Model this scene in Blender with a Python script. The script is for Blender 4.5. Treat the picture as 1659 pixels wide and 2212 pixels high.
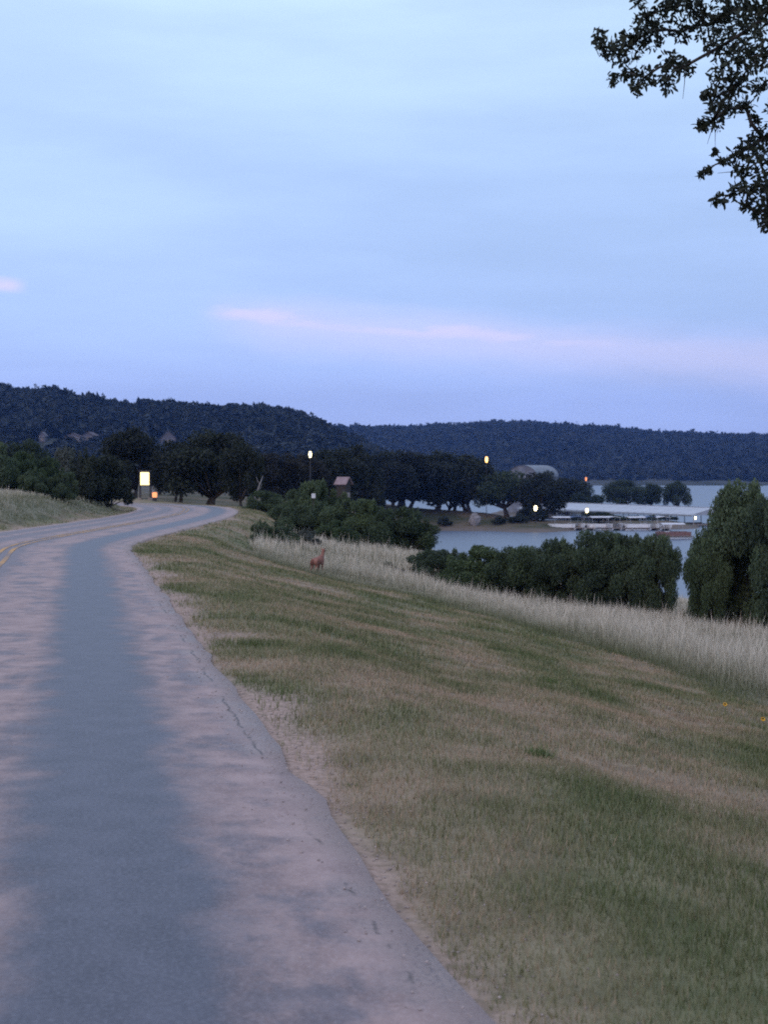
import bpy, bmesh, math, random
import numpy as np
from mathutils import Vector, Matrix

for _o in list(bpy.data.objects):
    bpy.data.objects.remove(_o)
scene = bpy.context.scene
R = math.radians
rng = np.random.default_rng(7)
random.seed(7)

# ------------------------------------------------------------------ camera
EYE = 1.6
FPX = 3300.0                      # focal length, in pixels of a 1659 px wide frame
CX, CY, HOR = 829.5, 1106.0, 1020.0
PITCH = math.atan((CY - HOR) / FPX)
cam_d = bpy.data.cameras.new('camera')
cam = bpy.data.objects.new('camera', cam_d)
scene.collection.objects.link(cam)
cam_d.sensor_fit = 'HORIZONTAL'
cam_d.sensor_width = 36.0
cam_d.lens = 36.0 * FPX / 1659.0
cam_d.clip_start = 0.1
cam_d.clip_end = 8000
cam.location = (0, 0, EYE)
cam.rotation_euler = (R(90) - PITCH, 0, 0)
cam_d.dof.use_dof = True
cam_d.dof.focus_distance = 16.0
cam_d.dof.aperture_fstop = 7.0
scene.camera = cam

# ------------------------------------------------------------------ world: dusk sky, sun just set behind the camera
world = bpy.data.worlds.new('World')
scene.world = world
world.use_nodes = True
wn, wl = world.node_tree.nodes, world.node_tree.links
wn.clear()


def wnode(t, **kw):
    n = wn.new(t)
    for k, v in kw.items():
        setattr(n, k, v)
    return n


def wmath(op, a, b=None, c=None, clamp=False):
    n = wn.new('ShaderNodeMath')
    n.operation = op
    n.use_clamp = clamp
    for i, v in enumerate((a, b, c)):
        if v is None:
            continue
        if isinstance(v, (int, float)):
            n.inputs[i].default_value = v
        else:
            wl.new(v, n.inputs[i])
    return n.outputs[0]


def wsmooth(val, a, b):
    n = wn.new('ShaderNodeMapRange')
    n.interpolation_type = 'SMOOTHSTEP'
    n.inputs['From Min'].default_value = a
    n.inputs['From Max'].default_value = b
    wl.new(val, n.inputs['Value'])
    return n.outputs['Result']


sky = wnode('ShaderNodeTexSky', sky_type='NISHITA', sun_disc=False)
SUN_EL = 3.0
sky.sun_elevation = R(SUN_EL)
sky.sun_rotation = R(180 + 25)
sky.air_density = 1.0
sky.dust_density = 0.6
sky.ozone_density = 3.0
tc = wnode('ShaderNodeTexCoord')
sep = wnode('ShaderNodeSeparateXYZ')
wl.new(tc.outputs['Generated'], sep.inputs[0])
az = wmath('DIVIDE', sep.outputs['X'], wmath('MAXIMUM', sep.outputs['Y'], 0.05))
horiz = wmath('SQRT', wmath('ADD', wmath('MULTIPLY', sep.outputs['X'], sep.outputs['X']),
                            wmath('MULTIPLY', sep.outputs['Y'], sep.outputs['Y'])))
el = wmath('DIVIDE', sep.outputs['Z'], wmath('MAXIMUM', horiz, 0.02))
mp = wnode('ShaderNodeMapping')
mp.inputs['Scale'].default_value = (3.0, 3.0, 17.0)
mp.inputs['Rotation'].default_value = (0, R(4), 0)
wl.new(tc.outputs['Generated'], mp.inputs[0])
nz = wnode('ShaderNodeTexNoise')
nz.inputs['Scale'].default_value = 1.0
nz.inputs['Detail'].default_value = 5.0
nz.inputs['Roughness'].default_value = 0.55
wl.new(mp.outputs[0], nz.inputs['Vector'])
mp2 = wnode('ShaderNodeMapping')
mp2.inputs['Scale'].default_value = (14.0, 14.0, 60.0)
wl.new(tc.outputs['Generated'], mp2.inputs[0])
nz2 = wnode('ShaderNodeTexNoise')
nz2.inputs['Scale'].default_value = 1.0
nz2.inputs['Detail'].default_value = 6.0
nz2.inputs['Roughness'].default_value = 0.6
wl.new(mp2.outputs[0], nz2.inputs['Vector'])
# long thin cloud bank that still catches pink light
wob = wmath('MULTIPLY', wmath('SUBTRACT', nz2.outputs['Fac'], 0.5), 0.020)
cen = wmath('ADD', wmath('MULTIPLY_ADD', az, -0.085, 0.0925), wob)
off = wmath('SUBTRACT', el, cen)
lower = wsmooth(off, -0.011, 0.001)
upper = wmath('SUBTRACT', 1.0, wsmooth(off, 0.001, 0.011))
ends = wmath('MULTIPLY', wsmooth(az, -0.125, -0.095), wmath('SUBTRACT', 1.0, wsmooth(az, 0.02, 0.34)))
streak = wmath('MULTIPLY', wmath('MULTIPLY', lower, upper), ends)
streak = wmath('MULTIPLY', streak, wsmooth(nz2.outputs['Fac'], 0.30, 0.56))
# a second wisp of the same bank further left
o2 = wmath('SUBTRACT', el, wmath('ADD', wmath('MULTIPLY', wob, 0.5), 0.119))
w2 = wmath('MULTIPLY', wsmooth(o2, -0.006, 0.0), wmath('SUBTRACT', 1.0, wsmooth(o2, 0.0, 0.006)))
w2 = wmath('MULTIPLY', w2, wmath('SUBTRACT', 1.0, wsmooth(az, -0.245, -0.23)))
streak = wmath('MULTIPLY', wmath('MAXIMUM', streak, w2), 0.78, clamp=True)
# a wide faint blush of the same cloud bank round the streak
blush = wmath('MULTIPLY', wsmooth(off, -0.03, 0.0), wmath('SUBTRACT', 1.0, wsmooth(off, 0.0, 0.022)))
blush = wmath('MULTIPLY', wmath('MULTIPLY', blush, wsmooth(az, -0.13, -0.07)), wmath('SUBTRACT', 0.44, wmath('MULTIPLY', wsmooth(az, 0.3, 0.7), 0.44)))
streak = wmath('MAXIMUM', streak, blush)
# thin high cloud deck over the whole sky, bluer towards the horizon
veil = wmath('MULTIPLY_ADD', wsmooth(nz.outputs['Fac'], 0.30, 0.70), 0.10, 0.84)
ramp = wnode('ShaderNodeValToRGB')
wl.new(wmath('POWER', wmath('MAXIMUM', sep.outputs['Z'], 0.0), 0.6), ramp.inputs[0])
er = ramp.color_ramp
er.elements[0].position = 0.0
er.elements[0].color = (0.385, 0.505, 0.95, 1)
er.elements[1].position = 1.0
er.elements[1].color = (0.74, 0.82, 1.15, 1)
for pz, pc in ((0.05, (0.395, 0.520, 0.96)), (0.10, (0.43, 0.585, 0.98)), (0.20, (0.47, 0.645, 1.0)), (0.30, (0.58, 0.78, 1.02))):
    e_ = er.elements.new(pz ** 0.6)
    e_.color = pc + (1,)
lum = wmath('MULTIPLY_ADD', wmath('SUBTRACT', nz.outputs['Fac'], 0.5), 0.30, 1.20)
# the deck thins and pales to one side
side = wmath('MULTIPLY_ADD', sep.outputs['X'], -0.22, 0.98)
lum = wmath('MULTIPLY', wmath('MULTIPLY', lum, side), 1.0 / 0.15)
deck = wnode('ShaderNodeVectorMath', operation='SCALE')
wl.new(ramp.outputs[0], deck.inputs[0])
wl.new(lum, deck.inputs['Scale'])
tint = wnode('ShaderNodeMix', data_type='RGBA', blend_type='MULTIPLY')
tint.inputs['Factor'].default_value = 1.0
wl.new(sky.outputs['Color'], tint.inputs['A'])
tint.inputs['B'].default_value = (1.0, 1.0, 1.0, 1.0)
SKYTINT = tint.inputs['B']
mixv = wnode('ShaderNodeMix', data_type='RGBA')
wl.new(veil, mixv.inputs['Factor'])
wl.new(tint.outputs['Result'], mixv.inputs['A'])
wl.new(deck.outputs[0], mixv.inputs['B'])
mixp = wnode('ShaderNodeMix', data_type='RGBA')
wl.new(streak, mixp.inputs['Factor'])
wl.new(mixv.outputs['Result'], mixp.inputs['A'])
PINKCOL = mixp.inputs['B']
bg = wnode('ShaderNodeBackground')
bg.inputs['Strength'].default_value = 0.15
wl.new(mixp.outputs['Result'], bg.inputs['Color'])
wo = wnode('ShaderNodeOutputWorld')
wl.new(bg.outputs[0], wo.inputs[0])
SKYTINT.default_value = (1.0, 1.0, 1.0, 1.0)
PINKCOL.default_value = (5.4, 5.1, 7.2, 1.0)

sun_d = bpy.data.lights.new('sun', 'SUN')
sun_d.energy = 0.85
sun_d.angle = R(40)
sun_d.color = (1.0, 0.66, 0.56)
sun = bpy.data.objects.new('sun', sun_d)
scene.collection.objects.link(sun)
# the afterglow lies behind the camera, a little above the horizon
_sd = Vector((math.sin(R(205)) * math.cos(R(22)), math.cos(R(205)) * math.cos(R(22)), math.sin(R(22))))
sun.rotation_euler = _sd.to_track_quat('Z', 'Y').to_euler()
sun.location = (0, -20, 30)

scene.view_settings.view_transform = 'Standard'
scene.view_settings.look = 'None'
scene.view_settings.gamma = 1.0
scene.view_settings.exposure = 0.0
scene.view_settings.use_curve_mapping = False
scene.render.engine = 'CYCLES'
scene.cycles.use_denoising = False      # a phone photograph at dusk is grainy
scene.cycles.max_bounces = 5
scene.cycles.diffuse_bounces = 2
scene.cycles.glossy_bounces = 2
scene.cycles.transmission_bounces = 2
scene.cycles.volume_bounces = 0
scene.cycles.transparent_max_bounces = 6
scene.cycles.filter_width = 1.9
COL = scene.collection


# ------------------------------------------------------------------ helpers
def P(u, v, d):
    """photo direction (pixels of the 1659x2212 view) at forward distance d -> world point"""
    cx, cy = (u - CX) / FPX, -(v - CY) / FPX
    ca, sa = math.cos(PITCH), math.sin(PITCH)
    dx, dy, dz = cx, ca + cy * sa, -sa + cy * ca
    k = d / dy
    return Vector((dx * k, d, EYE + dz * k))


def XU(u, d):
    return (u - CX) / FPX * d


def ss(a, b, x):
    t = np.clip((x - a) / (b - a), 0, 1)
    return t * t * (3 - 2 * t)


def _hash(ix, iy, seed):
    h = np.sin(ix * 127.1 + iy * 311.7 + seed * 74.7) * 43758.5453
    return h - np.floor(h)


def vnoise(x, y, seed=0):
    x = np.asarray(x, float); y = np.asarray(y, float)
    ix, iy = np.floor(x), np.floor(y)
    fx, fy = x - ix, y - iy
    fx = fx * fx * (3 - 2 * fx); fy = fy * fy * (3 - 2 * fy)
    a, b = _hash(ix, iy, seed), _hash(ix + 1, iy, seed)
    c, d = _hash(ix, iy + 1, seed), _hash(ix + 1, iy + 1, seed)
    return (a * (1 - fx) + b * fx) * (1 - fy) + (c * (1 - fx) + d * fx) * fy


def fbm(x, y, seed=0, octv=4):
    x = np.asarray(x, float); y = np.asarray(y, float)
    s, a, t = 0, 0.5, 0
    for k in range(octv):
        s = s + a * vnoise(x * 2 ** k + 13.7 * k, y * 2 ** k - 7.3 * k, seed + k)
        t += a; a *= 0.5
    return s / t


def mesh_np(name, verts, faces, smooth=False, fattr=None, pattr=None):
    """faces: (M,k) int array"""
    verts = np.asarray(verts, np.float32); faces = np.asarray(faces, np.int32)
    me = bpy.data.meshes.new(name)
    M, k = faces.shape
    me.vertices.add(len(verts)); me.vertices.foreach_set('co', verts.ravel())
    me.loops.add(M * k); me.loops.foreach_set('vertex_index', faces.ravel())
    me.polygons.add(M); me.polygons.foreach_set('loop_start', np.arange(M, dtype=np.int32) * k)
    if smooth:
        me.polygons.foreach_set('use_smooth', np.ones(M, bool))
    for nm, a in (fattr or {}).items():
        at = me.attributes.new(nm, 'FLOAT', 'FACE'); at.data.foreach_set('value', np.asarray(a, np.float32))
    for nm, a in (pattr or {}).items():
        at = me.attributes.new(nm, 'FLOAT', 'POINT'); at.data.foreach_set('value', np.asarray(a, np.float32))
    me.update(); me.validate()
    return me


def link(name, me, mat=None, parent=None, loc=None):
    o = bpy.data.objects.new(name, me)
    if me is not None and mat is not None and not me.materials:
        me.materials.append(mat)
    COL.objects.link(o)
    if parent is not None:
        o.parent = parent
    if loc is not None:
        o.location = loc
    return o


def tag(o, label=None, cat=None, group=None, kind=None):
    if label: o['label'] = label
    if cat: o['category'] = cat
    if group: o['group'] = group
    if kind: o['kind'] = kind
    return o


def empty(name, loc, rz=0, label=None, cat=None, group=None):
    o = bpy.data.objects.new(name, None)
    o.empty_display_size = 0.2
    COL.objects.link(o)
    o.location = loc
    o.rotation_euler = (0, 0, rz)
    return tag(o, label, cat, group)


class MB:
    def __init__(self):
        self.v, self.f = [], []

    def poly(self, pts, faces):
        b = len(self.v)
        self.v += [tuple(p) for p in pts]
        self.f += [tuple(b + i for i in f) for f in faces]
        return self

    def box(self, c, s, rz=0, rx=0):
        m = Matrix.Rotation(rz, 3, 'Z') @ Matrix.Rotation(rx, 3, 'X')
        pts = []
        for z in (-.5, .5):
            for x, y in ((-.5, -.5), (.5, -.5), (.5, .5), (-.5, .5)):
                pts.append(Vector(c) + m @ Vector((x * s[0], y * s[1], z * s[2])))
        return self.poly(pts, [(3, 2, 1, 0), (4, 5, 6, 7), (0, 1, 5, 4), (1, 2, 6, 5), (2, 3, 7, 6), (3, 0, 4, 7)])

    def tube(self, pts, rad, n=7):
        pts = [Vector(p) for p in pts]
        rings = []
        for i, p in enumerate(pts):
            t = (pts[min(i + 1, len(pts) - 1)] - pts[max(i - 1, 0)]).normalized()
            a = t.cross(Vector((0.3, 1, 0.1))); a = a.normalized() if a.length > 1e-4 else Vector((1, 0, 0))
            b = t.cross(a)
            rings.append([p + (a * math.cos(k * math.tau / n) + b * math.sin(k * math.tau / n)) * rad[i] for k in range(n)])
        base = len(self.v)
        for r_ in rings:
            self.v += [tuple(q) for q in r_]
        for i in range(len(pts) - 1):
            for k in range(n):
                a0, a1 = base + i * n + k, base + i * n + (k + 1) % n
                self.f.append((a0, a1, a1 + n, a0 + n))
        self.f.append(tuple(base + k for k in range(n))[::-1])
        self.f.append(tuple(base + (len(pts) - 1) * n + k for k in range(n)))
        return self

    def lathe(self, c, prof, n=12):
        base = len(self.v)
        for r_, z in prof:
            for k in range(n):
                a = k * math.tau / n
                self.v.append((c[0] + r_ * math.cos(a), c[1] + r_ * math.sin(a), c[2] + z))
        for i in range(len(prof) - 1):
            for k in range(n):
                a0, a1 = base + i * n + k, base + i * n + (k + 1) % n
                self.f.append((a0, a1, a1 + n, a0 + n))
        self.f.append(tuple(base + k for k in range(n))[::-1])
        self.f.append(tuple(base + (len(prof) - 1) * n + k for k in range(n)))
        return self

    def mesh(self, name, smooth=False):
        me = bpy.data.meshes.new(name)
        me.from_pydata(self.v, [], self.f)
        if smooth:
            me.polygons.foreach_set('use_smooth', np.ones(len(me.polygons), bool))
        me.update()
        return me

    def build(self, name, mat, parent=None, smooth=False):
        return link(name, self.mesh(name, smooth), mat, parent)


# ------------------------------------------------------------------ materials
class NT:
    def __init__(self, name):
        self.m = bpy.data.materials.new(name)
        self.m.use_nodes = True
        self.n, self.l = self.m.node_tree.nodes, self.m.node_tree.links
        self.n.clear()
        self.out = self.n.new('ShaderNodeOutputMaterial')

    def put(self, sock, v):
        if isinstance(v, bpy.types.NodeSocket):
            self.l.new(v, sock)
        else:
            if isinstance(v, tuple) and len(v) == 3 and sock.type == 'RGBA':
                v = v + (1,)
            sock.default_value = v

    def math(self, op, a, b=None, clamp=False):
        n = self.n.new('ShaderNodeMath'); n.operation = op; n.use_clamp = clamp
        self.put(n.inputs[0], a)
        if b is not None: self.put(n.inputs[1], b)
        return n.outputs[0]

    def mix(self, f, a, b):
        n = self.n.new('ShaderNodeMix'); n.data_type = 'RGBA'
        self.put(n.inputs['Factor'], f); self.put(n.inputs['A'], a); self.put(n.inputs['B'], b)
        return n.outputs['Result']

    def smooth(self, v, a, b):
        n = self.n.new('ShaderNodeMapRange'); n.interpolation_type = 'SMOOTHSTEP'
        self.put(n.inputs['Value'], v); n.inputs['From Min'].default_value = a; n.inputs['From Max'].default_value = b
        return n.outputs['Result']

    def attr(self, name):
        n = self.n.new('ShaderNodeAttribute'); n.attribute_name = name
        return n

    def coord(self, which='Object'):
        n = self.n.new('ShaderNodeTexCoord')
        return n.outputs[which]

    def pos(self):
        return self.n.new('ShaderNodeNewGeometry').outputs['Position']

    def mapping(self, vec, scale=(1, 1, 1), rot=(0, 0, 0)):
        n = self.n.new('ShaderNodeMapping')
        self.l.new(vec, n.inputs[0]); n.inputs['Scale'].default_value = scale; n.inputs['Rotation'].default_value = rot
        return n.outputs[0]

    def noise(self, vec, scale, detail=4, rough=0.55):
        n = self.n.new('ShaderNodeTexNoise')
        self.l.new(vec, n.inputs['Vector'])
        n.inputs['Scale'].default_value = scale; n.inputs['Detail'].default_value = detail; n.inputs['Roughness'].default_value = rough
        return n.outputs['Fac']

    def bump(self, h, strength, dist):
        n = self.n.new('ShaderNodeBump')
        n.inputs['Strength'].default_value = strength; n.inputs['Distance'].default_value = dist
        self.l.new(h, n.inputs['Height'])
        return n.outputs[0]

    def principled(self, color, rough=0.8, spec=0.3, normal=None, metal=0.0):
        n = self.n.new('ShaderNodeBsdfPrincipled')
        self.put(n.inputs['Base Color'], color); self.put(n.inputs['Roughness'], rough)
        self.put(n.inputs['Specular IOR Level'], spec); self.put(n.inputs['Metallic'], metal)
        if normal is not None: self.l.new(normal, n.inputs['Normal'])
        self.l.new(n.outputs[0], self.out.inputs['Surface'])
        return n


def plain(name, c1, c2, scale=6.0, rough=0.75, spec=0.3, metal=0.0, bump=0.2, bdist=0.01):
    t = NT(name)
    co = t.coord('Object')
    f = t.smooth(t.noise(co, scale, 5), 0.3, 0.7)
    nrm = t.bump(t.noise(co, scale * 4, 3), bump, bdist) if bump else None
    t.principled(t.mix(f, c1, c2), rough, spec, nrm, metal)
    return t.m


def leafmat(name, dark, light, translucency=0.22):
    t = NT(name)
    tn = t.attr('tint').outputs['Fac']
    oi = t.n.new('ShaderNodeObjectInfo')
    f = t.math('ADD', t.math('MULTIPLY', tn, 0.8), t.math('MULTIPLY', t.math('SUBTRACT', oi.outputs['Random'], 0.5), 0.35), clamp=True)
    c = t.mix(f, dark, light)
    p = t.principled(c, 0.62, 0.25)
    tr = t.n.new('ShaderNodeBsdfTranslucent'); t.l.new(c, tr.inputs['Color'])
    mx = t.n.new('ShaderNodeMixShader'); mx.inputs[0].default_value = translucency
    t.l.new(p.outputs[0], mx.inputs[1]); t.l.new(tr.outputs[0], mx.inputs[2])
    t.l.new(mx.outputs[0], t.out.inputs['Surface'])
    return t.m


def emit(name, col, strength):
    t = NT(name)
    e = t.n.new('ShaderNodeEmission')
    e.inputs['Color'].default_value = col + (1,); e.inputs['Strength'].default_value = strength
    t.l.new(e.outputs[0], t.out.inputs['Surface'])
    return t.m


M = {}
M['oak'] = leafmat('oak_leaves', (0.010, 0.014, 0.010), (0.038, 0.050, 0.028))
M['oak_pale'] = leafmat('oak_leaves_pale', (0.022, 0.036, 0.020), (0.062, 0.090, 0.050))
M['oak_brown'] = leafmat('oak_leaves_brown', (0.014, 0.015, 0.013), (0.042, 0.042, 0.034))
M['shrub'] = leafmat('shrub_leaves', (0.030, 0.050, 0.025), (0.120, 0.165, 0.075))
M['shrub_dark'] = leafmat('shrub_leaves_dark', (0.030, 0.048, 0.027), (0.130, 0.180, 0.090))
M['shrub_bright'] = leafmat('shrub_leaves_bright', (0.032, 0.056, 0.024), (0.125, 0.170, 0.070))
M['juniper'] = leafmat('juniper_leaves', (0.020, 0.028, 0.019), (0.064, 0.082, 0.054))
M['shrub_grey'] = leafmat('shrub_leaves_grey', (0.05, 0.06, 0.05), (0.16, 0.18, 0.15))
M['near_leaf'] = leafmat('near_oak_leaves', (0.012, 0.017, 0.010), (0.045, 0.055, 0.030), 0.12)
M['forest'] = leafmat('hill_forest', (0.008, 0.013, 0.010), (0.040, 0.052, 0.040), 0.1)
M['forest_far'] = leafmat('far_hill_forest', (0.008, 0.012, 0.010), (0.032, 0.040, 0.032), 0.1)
M['bark'] = plain('bark', (0.030, 0.026, 0.022), (0.075, 0.066, 0.056), 9, 0.9, 0.1, bump=0.6, bdist=0.03)
M['pale_wood'] = plain('pale_dead_wood', (0.14, 0.135, 0.135), (0.24, 0.23, 0.22), 8, 0.85, 0.15)
M['dark_metal'] = plain('dark_metal', (0.025, 0.026, 0.03), (0.05, 0.05, 0.055), 10, 0.5, 0.4, bump=0.05)
M['grey_metal'] = plain('galvanised_metal', (0.22, 0.23, 0.24), (0.34, 0.35, 0.36), 4, 0.5, 0.4, metal=0.3, bump=0.05)
M['roof_metal'] = plain('pale_sheet_metal', (0.30, 0.31, 0.34), (0.42, 0.43, 0.47), 0.6, 0.45, 0.45, metal=0.2, bump=0.05)
M['vault_metal'] = plain('weathered_sheet_metal', (0.11, 0.12, 0.145), (0.18, 0.195, 0.225), 0.7, 0.5, 0.4, metal=0.2, bump=0.05)
M['white_paint'] = plain('white_paint', (0.60, 0.61, 0.62), (0.76, 0.76, 0.76), 3, 0.55, 0.35, bump=0.05)
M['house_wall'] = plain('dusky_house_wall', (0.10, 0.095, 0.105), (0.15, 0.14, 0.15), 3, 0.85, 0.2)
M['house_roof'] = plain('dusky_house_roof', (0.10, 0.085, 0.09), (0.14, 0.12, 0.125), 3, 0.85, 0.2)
M['tan_wall'] = plain('tan_wall', (0.30, 0.25, 0.22), (0.42, 0.36, 0.32), 3, 0.85, 0.2)
M['pink_roof'] = plain('faded_pink_roof', (0.20, 0.14, 0.14), (0.30, 0.22, 0.22), 3, 0.7, 0.3)
M['grey_roof'] = plain('grey_shingle', (0.22, 0.21, 0.22), (0.34, 0.33, 0.34), 5, 0.85, 0.2)
M['glass'] = plain('dark_glass', (0.02, 0.025, 0.03), (0.03, 0.035, 0.045), 2, 0.12, 0.5, bump=0)
M['deck'] = plain('weathered_planks', (0.20, 0.17, 0.15), (0.32, 0.28, 0.25), 5, 0.85, 0.2)
M['brown_hull'] = plain('maroon_hull', (0.14, 0.07, 0.06), (0.22, 0.12, 0.10), 4, 0.4, 0.4, bump=0)
M['canvas'] = plain('pale_canvas', (0.48, 0.49, 0.52), (0.64, 0.65, 0.68), 3, 0.8, 0.2)
M['blue_canvas'] = plain('blue_canvas', (0.06, 0.09, 0.17), (0.10, 0.14, 0.24), 3, 0.8, 0.2)
M['aluminium'] = plain('dull_aluminium', (0.42, 0.43, 0.45), (0.55, 0.56, 0.58), 3, 0.4, 0.5, metal=0.5, bump=0)
M['rock'] = plain('limestone', (0.20, 0.19, 0.19), (0.33, 0.31, 0.31), 1.5, 0.9, 0.2, bump=0.8, bdist=0.1)
M['deer'] = plain('red_brown_coat', (0.18, 0.075, 0.055), (0.29, 0.14, 0.105), 5, 0.8, 0.15, bump=0.2)
M['weed'] = leafmat('green_weed', (0.06, 0.09, 0.03), (0.15, 0.20, 0.065))
M['petal'] = plain('yellow_petal', (0.75, 0.42, 0.03), (0.85, 0.55, 0.06), 20, 0.6, 0.2, bump=0)
M['stem'] = plain('green_stem', (0.06, 0.10, 0.03), (0.11, 0.16, 0.06), 20, 0.7, 0.2, bump=0)
M['lamp_white'] = emit('lamp_glow_white', (1.0, 0.86, 0.52), 6)
M['lamp_warm'] = emit('lamp_glow_warm', (1.0, 0.52, 0.16), 5)
M['lamp_orange'] = emit('lamp_glow_orange', (1.0, 0.36, 0.16), 1.6)
M['panel_glow'] = emit('sign_panel_glow', (1.0, 0.80, 0.36), 2.6)

# ------------------------------------------------------------------ road line
ctrl = [(6.35, -40), (2.35, -20), (-1.65, 0), (-3.65, 10), (-5.65, 20), (-7.62, 30), (-8.98, 37), (-9.38, 43), (-9.5, 52), (-9.6, 62),
        (-9.95, 73), (-11.0, 85), (-12.9, 96), (-16.2, 105), (-20.8, 112), (-26.5, 116), (-35, 118.5), (-52, 120), (-85, 121)]


def catmull(pts, step=0.45):
    pts = [np.array(p, float) for p in pts]
    pts = [2 * pts[0] - pts[1]] + pts + [2 * pts[-1] - pts[-2]]
    out = []
    for i in range(1, len(pts) - 2):
        p0, p1, p2, p3 = pts[i - 1:i + 3]
        n = max(2, int(np.linalg.norm(p2 - p1) / step))
        for k in range(n):
            t = k / n
            out.append(0.5 * ((2 * p1) + (p2 - p0) * t + (2 * p0 - 5 * p1 + 4 * p2 - p3) * t * t + (3 * p1 - p0 - 3 * p2 + p3) * t ** 3))
    out.append(pts[-2])
    return np.array(out)


RC = catmull(ctrl)
HALF = 2.8
seg = np.diff(RC, axis=0)
slen = np.linalg.norm(seg, axis=1)
RLEN = np.concatenate([[0], np.cumsum(slen)])
tan = np.gradient(RC, axis=0); tan /= np.linalg.norm(tan, axis=1)[:, None]
RIGHT = np.stack([tan[:, 1], -tan[:, 0]], 1)           # right-hand normal


def road_dist(x, y):
    """signed lateral offset from the centre line, right is positive"""
    x = np.atleast_1d(np.asarray(x, float)).ravel(); y = np.atleast_1d(np.asarray(y, float)).ravel()
    out = np.full(len(x), 1e6)
    near = (np.abs(x) < 130) & (y < 260)
    idx = np.nonzero(near)[0]
    st = RC[::2]; rn = RIGHT[::2]
    for c in range(0, len(idx), 20000):
        ii = idx[c:c + 20000]
        dx = x[ii, None] - st[None, :, 0]; dy = y[ii, None] - st[None, :, 1]
        d2 = dx * dx + dy * dy
        k = d2.argmin(1)
        r_ = np.arange(len(ii))
        sgn = np.sign(dx[r_, k] * rn[k, 0] + dy[r_, k] * rn[k, 1])
        perp = np.abs(dx[r_, k] * rn[k, 0] + dy[r_, k] * rn[k, 1])
        dist = np.sqrt(d2[r_, k])
        out[ii] = np.where(dist < 2.0, perp, np.maximum(dist, perp)) * np.where(sgn == 0, 1, sgn)
    out[~near] = np.where(x[~near] > 0, 300, -300)
    return out


def zr(y):
    return -0.006 * np.clip(y, 0, 125)


LAKE = -9.4
# ------------------------------------------------------------------ terrain height from control points
cp = []
for yy in (-14, 0, 8, 16, 24, 32, 38):
    ex = 1.2 - 0.2 * yy
    for s_, dz in ((0.5, -0.06), (4, -0.70), (8, -1.55), (10.5, -2.05), (18, -2.9), (30, -5.5), (60, -10.5)):
        cp.append((ex + s_, yy, zr(yy) + dz))
    for s_, dz in ((-6.2, 0.0), (-9, 0.35), (-16, 0.9), (-40, 1.5)):
        cp.append((ex + s_, yy, zr(yy) + dz))
def V(u, v, d):
    p = P(u, v, d); cp.append((p.x, p.y, p.z))
V(1659, 1520, 24); V(1300, 1400, 32); V(1100, 1335, 38); V(900, 1288, 42); V(700, 1250, 42); V(500, 1190, 44)
V(690, 1246, 45); V(590, 1180, 56); V(680, 1175, 68); V(830, 1187, 64); V(900, 1225, 56); V(760, 1190, 60)
V(1030, 1298, 50); V(1330, 1338, 48); V(1600, 1378, 42); V(1800, 1405, 38); V(1480, 1352, 47)
V(520, 1115, 78); V(560, 1105, 92); V(505, 1098, 105); V(430, 1092, 122); V(330, 1080, 130); V(200, 1075, 135)
V(620, 1092, 150); V(740, 1085, 190); V(680, 1130, 100); V(800, 1140, 120)
V(790, 1090, 285); V(870, 1097, 300); V(940, 1101, 304); V(1010, 1104, 306); V(1075, 1112, 302); V(1130, 1126, 294); V(930, 1122, 294); V(1020, 1126, 293)
cp += [(8.7, 287, LAKE), (20, 286, LAKE), (31, 280, LAKE), (4, 270, -9.9), (18, 274, -10.1), (30, 268, -10.3), (28, 300, -7.4), (-12, 262, -6.0)]
cp += [(32, 292, -8.2), (38, 300, -7.6), (46, 302, -7.4), (54, 303, -7.5), (60, 306, -8.2), (66, 308, -10.2), (31, 318, -9.8), (45, 314, -10.2), (55, 314, -10.3)]
cp += [(40, 288, -10.2), (50, 288, -10.4), (60, 290, -10.6), (75, 310, -11)]
cp += [(8, 245, -10), (20, 250, -10.4), (30, 230, -10.6), (30, 180, -10.8), (45, 140, -10.8), (12, 180, -10.0), (2, 205, -9.0), (-10, 205, -5), (-4, 160, -4.2),
       (60, 110, -10.8), (35, 105, -9.9), (24, 118, -9.9), (12, 120, -8.0), (8, 90, -5.4), (18, 80, -6.0), (28, 72, -7.0), (22, 60, -4.6), (14, 62, -4.1), (5, 70, -3.2), (40, 70, -9.5), (0, 90, -3.6), (-2, 120, -3.4)]
# left of the road: a grassy bank, then level wooded ground
V(100, 1076, 65); V(40, 1078, 62); V(-60, 1078, 58); V(230, 1100, 76); V(170, 1088, 72); V(290, 1095, 92); V(200, 1076, 84)
V(60, 1062, 82); V(-150, 1058, 75); V(100, 1060, 110)
cp += [(-40, 100, 0.4), (-60, 60, 1.5), (-60, 130, -0.4), (-40, 150, -0.8), (-25, 140, -0.8), (-60, 220, -1.5), (-20, 200, -2.2), (-14, 240, -4.5), (-40, 320, -4), (-90, 400, -3), (-20, 400, -6.5), (-200, 300, 0), (-250, 600, 0), (-100, 620, -3.5), (-20, 600, -9)]
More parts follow.
